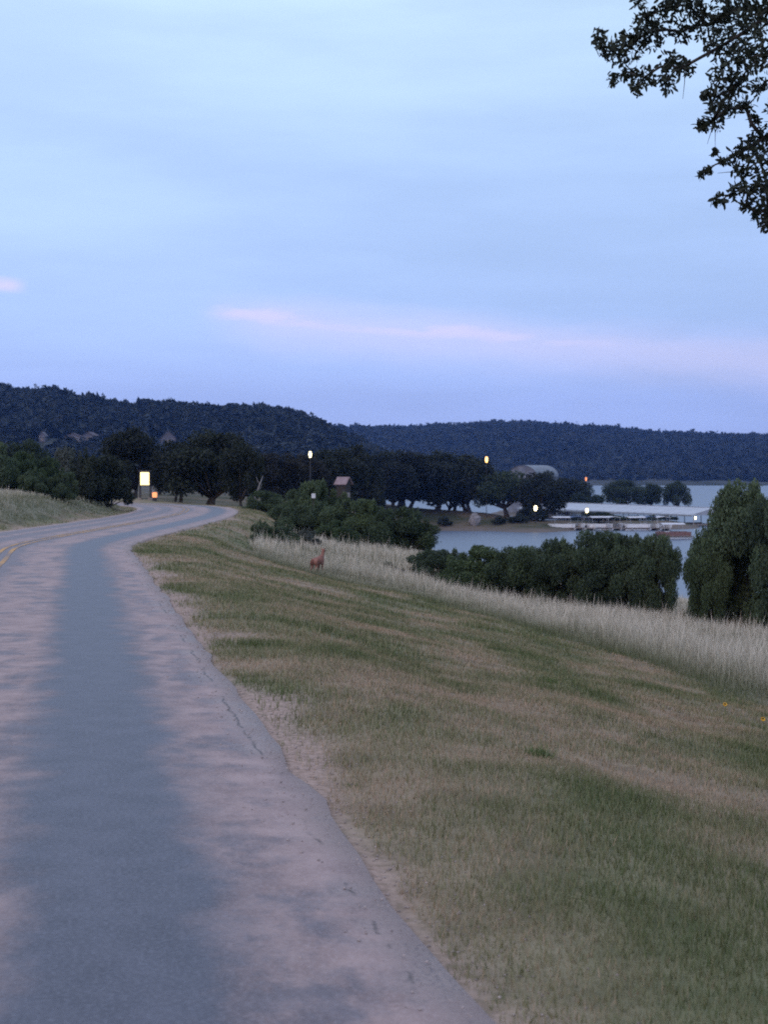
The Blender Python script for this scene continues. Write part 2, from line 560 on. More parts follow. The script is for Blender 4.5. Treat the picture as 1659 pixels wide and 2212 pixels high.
# behind the oak row: water again; two low wooded points further off
cp += [(5, 345, -9.9), (20, 350, -10.3), (40, 345, -10.5), (60, 350, -10.8), (80, 330, -11), (25, 420, -10.5), (50, 385, -10.6)]
cp += [(38, 400, -8.4), (48, 425, -8.0), (56, 440, -8.3), (64, 440, -8.4), (74, 440, -8.6), (84, 445, -9.2), (95, 440, -11), (60, 475, -10.8), (80, 480, -11), (40, 470, -9.8), (25, 450, -9.8), (30, 408, -9.0)]
cp += [(100, 520, -11.5), (150, 400, -11.5), (100, 250, -11.5), (200, 200, -11.5), (120, 80, -11.5), (100, 700, -12), (0, 760, -11), (250, 700, -12), (300, 1200, -12), (0, 1200, -11),
       (-150, 900, -2), (-400, 900, 0), (-300, 1500, -2), (0, 2300, -5), (800, 2300, -5), (-800, 2300, 0), (800, 1000, -12), (400, 300, -12), (-500, 300, 4), (200, 20, -11)]
cp = np.array(cp)


def _q(x, y):
    w = np.maximum(np.asarray(y, float) + 25, 8)
    return np.stack([3 * np.asarray(x, float) / w, 1.3 * np.log(w)], -1)


def _ker(d2):
    return np.sqrt(d2 + 0.05 ** 2)


_Q = _q(cp[:, 0], cp[:, 1])
_D = _ker(((_Q[:, None] - _Q[None]) ** 2).sum(-1))
_n = len(cp)
_A = np.zeros((_n + 1, _n + 1)); _A[:_n, :_n] = _D - np.eye(_n) * 0.004; _A[:_n, _n] = 1; _A[_n, :_n] = 1
_w = np.linalg.solve(_A, np.concatenate([cp[:, 2], [0]]))


def gz(x, y, detail=True):
    x = np.atleast_1d(np.asarray(x, float)); y = np.atleast_1d(np.asarray(y, float))
    shp = x.shape
    x = x.ravel(); y = y.ravel()
    out = np.zeros(len(x))
    q = _q(x, y)
    for c in range(0, len(x), 20000):
        qq = q[c:c + 20000]
        out[c:c + 20000] = _ker(((qq[:, None] - _Q[None]) ** 2).sum(-1)) @ _w[:_n] + _w[_n]
    rd = np.abs(road_dist(x, y)) - HALF
    if detail:
        amp = ss(0.3, 4, rd)
        out += amp * (fbm(x * 0.35, y * 0.35, 3) - 0.5) * 0.22 + amp * (fbm(x * 1.6, y * 1.6, 9, 3) - 0.5) * 0.06
    b = ss(0.15, 2.6, rd)
    base = zr(y) - 0.035
    out = base * (1 - b) + out * b
    out = np.where(rd < -0.1, zr(y) - 0.08, out)
    return out.reshape(shp)


def G(x, y):
    return float(gz(np.array([x]), np.array([y]))[0])


NR, NC = 430, 430
lw = np.linspace(math.log(10.0), math.log(2300 + 25), NR)
ys = np.exp(lw) - 25
cc = np.linspace(-1, 1, NC)
csh = np.sign(cc) * np.abs(cc) ** 1.5
Wy = np.minimum(2.2 * (ys + 25), 1650)
GX = csh[None, :] * Wy[:, None]
GY = np.repeat(ys[:, None], NC, 1)
GZ = gz(GX, GY)
# tall grass begins beyond this line (right of the road) ; x -> y
TBX = np.array([-4.4, -1.7, 0.9, 3.1, 4.6, 6.0, 7.5, 9.0, 12.0, 14.0])
TBY = np.array([44.0, 42.6, 40.5, 35.0, 28.5, 22.0, 17.0, 11.0, 0.0, -20.0])


def tall_mask(x, y):
    rd = road_dist(x, y)
    wob = (fbm(x * 0.5, y * 0.5, 21, 3) - 0.5) * 2.2
    right = (y + wob > np.interp(x, TBX, TBY)) & (rd > HALF + 2.4 + wob * 0.5) & (y < 100)
    right &= ~((x < -4.4) & (y < 44.5))
    left = (rd < -(HALF + 1.0 + wob * 0.5)) & (rd > -25) & (y > 30) & (y < 95)
    return right | left


def dry_field(x, y):
    """0 green .. 1 dry"""
    return np.clip(0.44 + (fbm(x * 0.9, y * 0.6, 40, 5) - 0.47) * 2.2, 0, 1)


def bare_field(x, y, rd=None):
    if rd is None:
        rd = road_dist(x, y)
    e = np.abs(rd) - HALF
    n = fbm(x * 0.9, y * 0.55, 60, 4)
    near = np.exp(-np.clip(e, 0, None) / 0.38)
    return np.clip((n + near * 0.62 - 0.74) / 0.24, 0, 1)


fx, fy = GX.ravel(), GY.ravel()
rdg = road_dist(fx, fy)
tm = tall_mask(fx, fy).astype(float)
mown = ((np.abs(rdg) < 30) & (fy < 130)).astype(float) * (1 - tm)
idx = np.arange(NR * NC).reshape(NR, NC)
gf = np.stack([idx[:-1, :-1], idx[:-1, 1:], idx[1:, 1:], idx[1:, :-1]], -1).reshape(-1, 4)
me = mesh_np('ground', np.stack([fx, fy, GZ.ravel()], 1), gf, True,
             pattr={'dry': dry_field(fx, fy), 'bare': bare_field(fx, fy, rdg) * (np.abs(rdg) < 12) * (fy < 120), 'tall': tm, 'mown': mown})
t = NT('ground_soil_grass')
pos = t.pos()
n1 = t.noise(pos, 0.12, 6); n2 = t.noise(pos, 2.2, 5); n3 = t.noise(pos, 22, 3)
dry = t.attr('dry').outputs['Fac']; bare = t.attr('bare').outputs['Fac']; tall = t.attr('tall').outputs['Fac']
green = t.mix(t.smooth(n2, 0.35, 0.65), (0.110, 0.122, 0.062), (0.195, 0.190, 0.108))
brown = t.mix(t.smooth(n2, 0.35, 0.65), (0.20, 0.155, 0.105), (0.31, 0.24, 0.17))
c = t.mix(dry, green, brown)
straw = t.mix(t.smooth(n2, 0.3, 0.7), (0.16, 0.155, 0.115), (0.30, 0.28, 0.235))
c = t.mix(t.math('MULTIPLY', tall, 0.35), c, straw)
far_ = t.mix(t.smooth(n1, 0.35, 0.65), (0.055, 0.062, 0.036), (0.155, 0.120, 0.085))
mw = t.attr('mown').outputs['Fac']
c = t.mix(t.math('SUBTRACT', 1.0, t.math('MAXIMUM', mw, tall), clamp=True), c, far_)
dirt = t.mix(t.smooth(n3, 0.3, 0.7), (0.26, 0.185, 0.15), (0.42, 0.31, 0.255))
c = t.mix(t.math('MULTIPLY', bare, t.smooth(n3, 0.15, 0.5)), c, dirt)
sepz = t.n.new('ShaderNodeSeparateXYZ'); t.l.new(pos, sepz.inputs[0])
shore = t.math('SUBTRACT', 1.0, t.smooth(sepz.outputs['Z'], LAKE + 0.15, LAKE + 0.9))
c = t.mix(t.math('MULTIPLY', shore, 0.8), c, t.mix(n2, (0.10, 0.085, 0.075), (0.20, 0.17, 0.15)))
t.principled(c, 0.95, 0.1, t.bump(t.noise(pos, 14, 5), 0.5, 0.05))
M['ground'] = t.m
tag(link('ground', me, M['ground']), kind='structure')

# ------------------------------------------------------------------ road
acr = np.array([-2.8, -2.6, -2.3, -1.76, -1.2, -0.6, 0, 0.6, 1.2, 1.76, 2.3, 2.6, 2.8])
rv, ruv = [], []
for i in range(len(RC)):
    ln = RLEN[i]
    for j, a in enumerate(acr):
        aa = a
        if j in (0, len(acr) - 1):
            aa = a + (float(fbm(ln * 1.9, 3.3 * j, 80, 5)) - 0.5) * 0.17
        p = RC[i] + RIGHT[i] * aa
        z = float(zr(p[1])) + 0.012 * (1 - (a / 2.8) ** 2) - (0.012 if j in (0, len(acr) - 1) else 0)
        rv.append((p[0], p[1], z)); ruv.append((ln, aa))
na = len(acr)
rv = np.array(rv); ruv = np.array(ruv)
skl = rv.reshape(-1, na, 3)[:, 0] + [0, 0, -0.09]; skr = rv.reshape(-1, na, 3)[:, -1] + [0, 0, -0.09]
nb = len(rv)
rv = np.concatenate([rv, skl, skr])
al = np.concatenate([ruv[:, 0], RLEN, RLEN]); ac = np.concatenate([ruv[:, 1], np.full(len(RC), -2.8), np.full(len(RC), 2.8)])
rf = []
for i in range(len(RC) - 1):
    for j in range(na - 1):
        rf.append((i * na + j, i * na + j + 1, (i + 1) * na + j + 1, (i + 1) * na + j))
    rf.append((nb + i, i * na, (i + 1) * na, nb + i + 1))
    k = nb + len(RC)
    rf.append((i * na + na - 1, k + i, k + i + 1, (i + 1) * na + na - 1))
me = mesh_np('road', rv, np.array(rf), True, pattr={'along': al, 'across': ac})
t = NT('worn_chip_seal')
al_, ac_ = t.attr('along').outputs['Fac'], t.attr('across').outputs['Fac']
cmb = t.n.new('ShaderNodeCombineXYZ'); t.l.new(al_, cmb.inputs[0]); t.l.new(ac_, cmb.inputs[1])
uv = cmb.outputs[0]
nbig = t.noise(t.mapping(uv, (1.3, 1.3, 1)), 1.0, 8, 0.68)
nstr = t.noise(t.mapping(uv, (0.45, 1.5, 1)), 1.0, 6, 0.62)
nmid = t.noise(uv, 4.0, 5, 0.6)
grain = t.noise(uv, 46, 4, 0.7)
wv = t.math('ADD', ac_, t.math('MULTIPLY', t.math('SUBTRACT', nbig, 0.5), 0.9))


def band(cn, hw, so):
    d = t.math('ABSOLUTE', t.math('SUBTRACT', wv, cn))
    return t.math('SUBTRACT', 1.0, t.smooth(d, hw, hw + so))


bands = band(1.74, 0.24, 0.42)
for cn in (0.05, -1.1, -2.1):
    bands = t.math('MAXIMUM', bands, t.math('MULTIPLY', band(cn, 0.18, 0.35), 0.7))
patch = t.smooth(t.math('ADD', t.math('MULTIPLY', nbig, 0.65), t.math('MULTIPLY', nstr, 0.35)), 0.46, 0.60)
dark = t.math('MAXIMUM', bands, t.math('MULTIPLY', patch, 0.75))
chip = t.mix(t.smooth(nmid, 0.3, 0.7), (0.255, 0.180, 0.165), (0.375, 0.275, 0.250))
tar = t.mix(t.smooth(nmid, 0.3, 0.7), (0.046, 0.044, 0.060), (0.074, 0.071, 0.092))
c = t.mix(dark, chip, tar)
c = t.mix(t.math('MULTIPLY', t.smooth(grain, 0.42, 0.68), 0.5), c, t.mix(dark, (0.42, 0.33, 0.32), (0.15, 0.15, 0.18)))
# dirt blown over the broken edge
edg = t.math('ADD', t.math('ABSOLUTE', ac_), t.math('MULTIPLY', t.math('SUBTRACT', nbig, 0.5), 0.9))
c = t.mix(t.math('MULTIPLY', t.smooth(edg, 2.5, 2.85), t.smooth(grain, 0.3, 0.55)), c, (0.36, 0.27, 0.235))
# open crack parallel to the crumbling edge
ck = t.math('ABSOLUTE', t.math('SUBTRACT', t.math('ADD', ac_, t.math('MULTIPLY', t.math('SUBTRACT', nmid, 0.5), 0.14)), 2.66))
crack = t.math('MULTIPLY', t.math('SUBTRACT', 1.0, t.smooth(ck, 0.003, 0.014)), t.math('MULTIPLY', t.smooth(nbig, 0.50, 0.58), 0.7))
c = t.mix(crack, c, (0.02, 0.017, 0.016))
rough = t.math('SUBTRACT', 0.80, t.math('MULTIPLY', dark, 0.32))
hgt = t.math('ADD', t.math('MULTIPLY', grain, 1.0), t.math('MULTIPLY', nmid, 0.5))
t.principled(c, rough, 0.4, t.bump(hgt, 0.5, 0.008))
M['road'] = t.m
road = tag(link('road', me, M['road']), kind='structure')


def strip(name, a0, a1, l0, l1, mat, dz=0.006):
    v, f = [], []
    ii = [i for i in range(len(RC)) if l0 <= RLEN[i] <= l1]
    for i in ii:
        for a in (a0, a1):
            p = RC[i] + RIGHT[i] * a
            v.append((p[0], p[1], float(zr(p[1])) + 0.012 * (1 - (a / 2.8) ** 2) + dz))
    for k in range(len(ii) - 1):
        f.append((2 * k, 2 * k + 1, 2 * k + 3, 2 * k + 2))
    m2 = bpy.data.meshes.new(name); m2.from_pydata(v, [], f); m2.update()
    return link(name, m2, mat, road)


t = NT('faded_yellow_paint')
pos = t.pos()
w = t.smooth(t.math('ADD', t.math('MULTIPLY', t.noise(pos, 0.5, 3), 0.6), t.math('MULTIPLY', t.noise(pos, 9, 4), 0.4)), 0.38, 0.60)
t.principled(t.mix(w, (0.20, 0.165, 0.155), (0.50, 0.28, 0.10)), 0.8, 0.3)
M['yellow'] = t.m
for a0 in (-0.17, 0.07):
    strip('centre_line', a0, a0 + 0.10, 20, RLEN[-1] - 2, M['yellow'])

# ------------------------------------------------------------------ lake
me = mesh_np('lake', [(-1700, -40, LAKE), (1700, -40, LAKE), (1700, 2350, LAKE), (-1700, 2350, LAKE)], [[0, 1, 2, 3]])
t = NT('lake_water')
pos = t.pos()
wv_ = t.math('ADD', t.noise(t.mapping(pos, (0.5, 1.3, 1)), 0.9, 4), t.math('MULTIPLY', t.noise(t.mapping(pos, (0.05, 0.11, 1)), 1.0, 3), 1.2))
t.principled((0.085, 0.120, 0.175), 0.45, 0.95, t.bump(wv_, 0.05, 0.3))
M['lake'] = t.m
tag(link('lake', me, M['lake']), kind='structure')

# ------------------------------------------------------------------ hills
M['hill'] = plain('hill_soil', (0.035, 0.042, 0.035), (0.075, 0.078, 0.065), 0.02, 0.95, 0.1, bump=0)


class Hill:
    def __init__(self, prof, df, dr, zf, tree):
        self.u = np.array([p[0] for p in prof], float)
        self.v = np.array([p[1] for p in prof], float)
        self.df, self.dr, self.zf, self.tree = df, dr, zf, tree

    def z(self, p, tt, detail=True):
        """p = x/y, tt 0 foot .. 1 ridge .. 1.6 back"""
        u = CX + FPX * p
        v = np.interp(u, self.u, self.v)
        H = np.maximum(EYE + (HOR - v) / FPX * self.dr - self.tree, self.zf - 3)
        d = self.df + tt * (self.dr - self.df)
        s = np.where(tt <= 1, 0.45 * tt + 0.55 * np.clip(tt, 0, 1) ** 2 * (3 - 2 * np.clip(tt, 0, 1)), 1 - (tt - 1) * 0.5)
        z = self.zf + (H - self.zf) * s
        if detail:
            k = np.clip(tt * (1.0 - tt) * 4, 0, 1) * np.clip((H - self.zf) / 30, 0, 1)
            z = z + k * (fbm(p * 40, tt * 3.0, 5, 4) - 0.55) * 14
        return p * d, d, z

    def mesh(self, name, p0, p1, n=220, m=60):
        pp, tt = np.meshgrid(np.linspace(p0, p1, n), np.linspace(-0.06, 1.45, m))
        x, y, z = self.z(pp, tt)
        z = np.where(tt < 0, self.zf - 6, z)
        i = np.arange(n * m).reshape(m, n)
        f = np.stack([i[:-1, :-1], i[:-1, 1:], i[1:, 1:], i[1:, :-1]], -1).reshape(-1, 4)
        return mesh_np(name, np.stack([x.ravel(), y.ravel(), z.ravel()], 1), f, True)


near_hill = Hill([(-1500, 850), (-900, 800), (-300, 815), (0, 833), (60, 838), (130, 843), (175, 852), (215, 860), (250, 868), (330, 865), (450, 872), (560, 872),
                  (630, 884), (680, 904), (715, 924), (760, 942), (800, 962), (850, 985), (900, 1008), (960, 1030), (1100, 1050)], 640, 1000, -4, 6.5)
far_hill = Hill([(-1500, 930), (400, 935), (600, 925), (740, 917), (860, 919), (960, 914), (1050, 909), (1130, 909), (1200, 912), (1300, 919),
                 (1400, 927), (1500, 933), (1659, 937), (1900, 945), (2300, 965), (3000, 985)], 1250, 2000, -8.2, 7.5)
tag(link('near_hill', near_hill.mesh('near_hill', -0.65, 0.12), M['hill']), kind='structure')
tag(link('far_hill', far_hill.mesh('far_hill', -0.55, 0.70), M['hill']), kind='structure')


def tri_cloud(cent, size, tint, flat=0.0, elong=1.0):
    """one triangle per centre, random orientation"""
    n = len(cent)
    a = rng.normal(size=(n, 3)); a[:, 2] *= (1 - flat); a /= np.linalg.norm(a, axis=1)[:, None]
    b = rng.normal(size=(n, 3)); b -= (b * a).sum(1)[:, None] * a; b /= np.linalg.norm(b, axis=1)[:, None]
    s = np.asarray(size)[:, None] if np.ndim(size) else size
    v = np.empty((n, 3, 3))
    v[:, 0] = cent + a * s * elong
    v[:, 1] = cent - a * s * 0.5 * elong + b * s * 0.8
    v[:, 2] = cent - a * s * 0.5 * elong - b * s * 0.8
    return v.reshape(-1, 3), np.arange(3 * n).reshape(n, 3), tint


HOUSE_SPOTS = [(363, 958, 32), (160, 955, 34), (196, 953, 26), (94, 953, 12)]


def on_hill(u, v, hill):
    p = (u - CX) / FPX
    tt = np.linspace(0, 1, 400)
    x, y, z = hill.z(np.full(400, p), tt)
    vv = HOR - FPX * (z - EYE) / y
    i = int(np.argmin(np.abs(vv - v)))
    return Vector((x[i], y[i], z[i]))


def forest(name, hill, p0, p1, n, rad, hgt, k, mat, tmin):
    p = rng.uniform(p0, p1, n); tt = tmin + (1.04 - tmin) * rng.uniform(0, 1, n) ** 0.8
    x, y, z = hill.z(p, tt)
    dens = fbm(p * 60, tt * 7, 15, 4)
    keep = (z > -7.0) & (dens > 0.22)
    if 'near' in name:                       # clearings round the houses
        for (hu, hv, hw) in HOUSE_SPOTS:
            hp = on_hill(hu, hv, hill)
            keep &= ~((np.abs(x - hp.x) < hw / FPX * hp.y * .5 + 5) & (y > hp.y - 34) & (y < hp.y + 8))
    x, y, z = x[keep], y[keep], z[keep]
    m = len(x)
    r_ = rad * np.clip(rng.lognormal(-.1, .38, m), .4, 2.2)
    h_ = hgt * np.clip(rng.lognormal(-.08, .30, m), .5, 1.9)
    base = rng.uniform(0, 1, m)
    d = rng.normal(size=(m, k, 3)); d /= np.linalg.norm(d, axis=2)[:, :, None]
    d *= rng.uniform(0.55, 1.0, (m, k, 1))
    c = np.empty((m, k, 3))
    c[:, :, 0] = x[:, None] + d[:, :, 0] * r_[:, None]
    c[:, :, 1] = y[:, None] + d[:, :, 1] * r_[:, None]
    c[:, :, 2] = z[:, None] + h_[:, None] * (0.52 + 0.5 * d[:, :, 2])
    big = (fbm(x * 0.012, y * 0.012, 33, 3) - 0.5) * 1.1
    tint = np.clip(0.18 + 0.5 * base[:, None] + big[:, None] + rng.normal(0, 0.14, (m, k)), 0, 1)
    v, f, ti = tri_cloud(c.reshape(-1, 3), np.repeat(r_ * 0.55, k), tint.ravel())
    me = mesh_np(name, v, f, fattr={'tint': ti})
    return tag(link(name, me, mat), 'dark oak and juniper woodland covering the ' + ('nearer' if 'near' in name else 'farther') + ' hill', 'woodland', kind='stuff')


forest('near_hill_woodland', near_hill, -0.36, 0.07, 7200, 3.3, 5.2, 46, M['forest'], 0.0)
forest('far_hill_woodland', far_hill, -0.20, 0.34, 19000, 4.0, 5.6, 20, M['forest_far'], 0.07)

# ------------------------------------------------------------------ trees and shrubs
def lobes_leaves(lobes, n, size, tint_by_height=0.35, flat=0.0, elong=1.0):
    """lobes: array (k,6) cx cy cz rx ry rz"""
    L = np.array(lobes, float)
    w = (L[:, 3] * L[:, 4] * L[:, 5]) ** 0.67
    ch = rng.choice(len(L), n, p=w / w.sum())
    d = rng.normal(size=(n, 3)); d /= np.linalg.norm(d, axis=1)[:, None]
    d *= rng.uniform(0.15, 1.0, n)[:, None] ** 0.45
    # ragged edge: some leaves stick out
    d *= (1 + 0.22 * (rng.uniform(0, 1, n) > 0.86) * rng.uniform(0, 1, n))[:, None]
    c = L[ch, :3] + d * L[ch, 3:]
    lob_t = rng.uniform(0, 1, len(L))
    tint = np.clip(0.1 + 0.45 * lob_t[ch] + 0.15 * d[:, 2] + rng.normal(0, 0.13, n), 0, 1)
    return tri_cloud(c, size * rng.uniform(0.6, 1.3, n), tint, flat, elong)


def oak_meshes(seed, h=6.0, w=4.0, clear=0.72, n=13000, leaf=0.15, trunks=1, nl=34):
    rr = random.Random(seed)
    lobes = []
    for i in range(nl):
        a = rr.uniform(0, math.tau); q = math.sqrt(rr.uniform(0, 1)) * 0.80
        x, y = q * w * math.cos(a), q * w * math.sin(a)
        top = h * (0.97 - 0.42 * q ** 2.2) * rr.uniform(0.90, 1.02)
        rz_ = h * rr.uniform(0.11, 0.19)
        zc = rr.uniform(clear + rz_, max(clear + rz_ + 0.05, top - rz_)) if rr.random() < 0.55 else top - rz_
        r_ = w * rr.uniform(0.22, 0.36)
        lobes.append((x, y, zc, r_, r_, rz_))
    lv = lobes_leaves(lobes, n, leaf)
    mb = MB()
    bases = [(0, 0)] if trunks == 1 else [(rr.uniform(-0.35, 0.35) * w * 0.5, rr.uniform(-0.3, 0.3) * w * 0.5) for _ in range(trunks)]
    for bx, by in bases:
        r0 = h * 0.036 * rr.uniform(0.8, 1.15)
        tx, ty = bx + rr.uniform(-.4, .4), by + rr.uniform(-.4, .4)
        fk = clear * rr.uniform(1.0, 1.35)
        mb.tube([(bx, by, -0.35), (bx, by, 0.0), (bx + (tx - bx) * .5, by + (ty - by) * .5, fk * .55), (tx, ty, fk)],
                [r0 * 1.7, r0 * 1.35, r0, r0 * 0.85], 7)
        for L in rr.sample(lobes, min(len(lobes), 9 // trunks + 3)):
            m1 = (tx + (L[0] - tx) * .45 + rr.uniform(-.2, .2), ty + (L[1] - ty) * .45, fk + (L[2] - fk) * .35)
            mb.tube([(tx, ty, fk - 0.1), m1, (L[0], L[1], L[2])], [r0 * .6, r0 * .36, r0 * .12], 5)
    return mesh_np('crown', lv[0], lv[1], fattr={'tint': lv[2]}), mb.mesh('trunk', True), (w, h)


def shrub_meshes(seed, h=2.8, w=2.2, n=15000, leaf=0.055, nl=22, upright=0.3, low=0.05, elong=1.3, shoots=14, rough=0.62, fl=0.42, fp=2.0):
    rr = random.Random(seed)
    lobes = []
    for i in range(nl):
        a = rr.uniform(0, math.tau); q = math.sqrt(rr.uniform(0, 1)) * 0.88
        x, y = q * w * math.cos(a), q * w * math.sin(a)
        top = h * (0.96 - fl * q ** fp) * rr.uniform(rough, 1.0)
        rz_ = h * rr.uniform(0.10, 0.19)
        zc = rr.uniform(low * h + rz_ * .8, max(top - rz_, low * h + rz_))
        if rr.random() < upright:
            zc = top - rz_
        r_ = w * rr.uniform(0.18, 0.36)
        lobes.append((x, y, zc, r_, r_, rz_))
    for i in range(shoots):
        a = rr.uniform(0, math.tau); q = rr.uniform(0, 0.75)
        zc = h * (0.86 - fl * q ** fp) * rr.uniform(0.80, 1.0)
        lobes.append((q * w * math.cos(a), q * w * math.sin(a), zc, w * .09, w * .09, h * rr.uniform(.07, .11)))
    lv = lobes_leaves(lobes, n, leaf, elong=elong)
    mb = MB()
    for L in rr.sample(lobes, 12):
        b = (L[0] * .12 + rr.uniform(-.08, .08), L[1] * .12 + rr.uniform(-.08, .08))
        mb.tube([(b[0], b[1], -0.25), (b[0], b[1], 0.05), ((b[0] + L[0]) * .5, (b[1] + L[1]) * .5, L[2] * .55), (L[0], L[1], L[2])],
                [0.05, 0.042, 0.028, 0.010], 5)
    return mesh_np('foliage', lv[0], lv[1], fattr={'tint': lv[2]}), mb.mesh('stems', True), (w, h)


OAK = [oak_meshes(11, trunks=1), oak_meshes(12, trunks=2, w=4.3), oak_meshes(13, trunks=3, w=4.2, nl=38), oak_meshes(14, clear=0.9, nl=30), oak_meshes(15, trunks=2, nl=36, clear=0.6)]
SHR = [shrub_meshes(21, n=24000, nl=30), shrub_meshes(22, nl=40, n=30000), shrub_meshes(23, upright=.6, n=28000, nl=34, shoots=26), shrub_meshes(24, nl=24, n=16000, leaf=.06)]
BIG = [shrub_meshes(31, h=4.4, w=2.6, n=46000, leaf=0.058, nl=46, upright=.25, low=0.0, shoots=26), shrub_meshes(32, h=3.2, w=2.6, n=38000, leaf=0.056, nl=40, upright=.25, low=0.0, shoots=26)]
HED = [shrub_meshes(51, h=2.8, w=2.4, n=40000, leaf=0.056, nl=44, upright=.4, low=0.0, shoots=10, rough=.78, fl=.34, fp=3.5),
       shrub_meshes(52, h=2.8, w=2.4, n=40000, leaf=0.056, nl=40, upright=.35, low=0.0, shoots=8, rough=.72, fl=.36, fp=3.0),
       shrub_meshes(53, h=4.2, w=2.8, n=52000, leaf=0.060, nl=46, upright=.3, low=0.0, shoots=12, rough=.70, fl=.34, fp=2.6)]
JUN = [shrub_meshes(41, h=4.0, w=2.0, n=18000, leaf=.09, nl=36, upright=.25), shrub_meshes(42, h=3.4, w=2.3, n=18000, leaf=.09, nl=36, upright=.3)]
_cache = {}


def with_mat(me, mat):
    k = (me.name, mat.name)
    if k not in _cache:
        if not me.materials:
            me.materials.append(mat); _cache[k] = me
        else:
            c_ = me.copy(); c_.materials.clear(); c_.materials.append(mat); _cache[k] = c_
    return _cache[k]


def plant(name, var, mats, u, d, vtop, half_px, label, cat, group=None, crown='crown', stem='trunk', rz=None, sink=0.0):
    x = XU(u, d)
    zb = G(x, d)
    H = P(u, vtop, d).z - zb
    H *= 1.06 if crown == 'crown' else 1.12
    w = half_px / FPX * d * (1.22 if crown == 'crown' else 1.28)
    cm, tm_, (vw, vh) = var
    root = empty(name, (x, d, zb - sink), random.uniform(0, 6.28) if rz is None else rz, label, cat, group)
    a = link(crown, with_mat(cm, mats[0]), None, root)
    b = link(stem, with_mat(tm_, mats[1]), None, root)
    root.scale = (w / vw, w / vw, H / vh)
    return root


def oak(v, mat, u, d, vtop, hp, label, group=None, **k):
    return plant('oak_tree', OAK[v], (M[mat], M['bark']), u, d, vtop, hp, label, 'tree', group, **k)


def shrub(var, mat, u, d, vtop, hp, label, name='shrub', group=None, **k):
    return plant(name, var, (M[mat], M['bark']), u, d, vtop, hp, label, 'shrub', group, crown='foliage', stem='stems', **k)


# oaks where the road bends away
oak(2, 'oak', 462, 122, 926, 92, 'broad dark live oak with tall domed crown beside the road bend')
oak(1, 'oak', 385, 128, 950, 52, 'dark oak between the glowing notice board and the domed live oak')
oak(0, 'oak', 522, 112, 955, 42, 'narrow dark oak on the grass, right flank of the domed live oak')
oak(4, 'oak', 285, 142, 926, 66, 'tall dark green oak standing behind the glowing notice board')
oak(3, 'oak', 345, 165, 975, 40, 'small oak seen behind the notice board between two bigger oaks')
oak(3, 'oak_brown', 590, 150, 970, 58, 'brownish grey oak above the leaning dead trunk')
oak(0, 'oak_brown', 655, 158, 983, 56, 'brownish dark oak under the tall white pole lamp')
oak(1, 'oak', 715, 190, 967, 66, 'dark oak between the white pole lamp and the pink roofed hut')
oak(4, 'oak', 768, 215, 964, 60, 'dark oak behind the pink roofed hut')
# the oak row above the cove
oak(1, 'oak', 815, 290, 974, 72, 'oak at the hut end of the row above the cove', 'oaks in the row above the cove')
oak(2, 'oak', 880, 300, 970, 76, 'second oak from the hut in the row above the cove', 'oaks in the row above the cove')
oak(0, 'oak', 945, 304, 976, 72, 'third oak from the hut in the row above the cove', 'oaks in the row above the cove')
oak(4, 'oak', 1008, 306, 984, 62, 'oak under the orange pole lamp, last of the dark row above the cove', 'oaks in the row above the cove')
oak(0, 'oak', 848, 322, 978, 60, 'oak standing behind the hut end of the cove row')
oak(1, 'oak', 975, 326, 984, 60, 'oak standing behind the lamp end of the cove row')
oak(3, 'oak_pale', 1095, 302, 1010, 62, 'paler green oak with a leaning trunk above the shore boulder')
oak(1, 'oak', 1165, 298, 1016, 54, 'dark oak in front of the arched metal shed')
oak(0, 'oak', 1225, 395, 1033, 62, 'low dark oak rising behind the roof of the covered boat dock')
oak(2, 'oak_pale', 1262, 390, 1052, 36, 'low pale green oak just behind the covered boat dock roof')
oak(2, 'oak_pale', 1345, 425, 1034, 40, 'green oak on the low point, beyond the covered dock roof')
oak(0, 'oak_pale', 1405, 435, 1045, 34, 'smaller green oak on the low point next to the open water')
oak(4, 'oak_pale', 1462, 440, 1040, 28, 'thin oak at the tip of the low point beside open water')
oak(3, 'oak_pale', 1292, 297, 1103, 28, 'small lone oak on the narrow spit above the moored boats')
# left of the road
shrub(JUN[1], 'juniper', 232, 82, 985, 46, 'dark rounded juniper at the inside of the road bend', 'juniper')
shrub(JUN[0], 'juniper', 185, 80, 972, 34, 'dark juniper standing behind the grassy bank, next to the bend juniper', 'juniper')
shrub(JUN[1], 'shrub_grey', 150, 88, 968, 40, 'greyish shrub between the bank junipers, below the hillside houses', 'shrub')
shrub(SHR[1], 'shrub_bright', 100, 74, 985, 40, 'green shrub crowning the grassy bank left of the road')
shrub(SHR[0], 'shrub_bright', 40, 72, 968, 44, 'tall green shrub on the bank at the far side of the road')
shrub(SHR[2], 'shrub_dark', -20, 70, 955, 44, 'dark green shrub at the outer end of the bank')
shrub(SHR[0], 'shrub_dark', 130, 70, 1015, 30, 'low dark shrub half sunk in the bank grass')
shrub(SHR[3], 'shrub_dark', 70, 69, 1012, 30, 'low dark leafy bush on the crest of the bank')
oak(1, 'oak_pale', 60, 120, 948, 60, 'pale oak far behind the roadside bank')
oak(4, 'oak', -40, 115, 940, 62, 'dark oak far behind the bank, at its outer end')
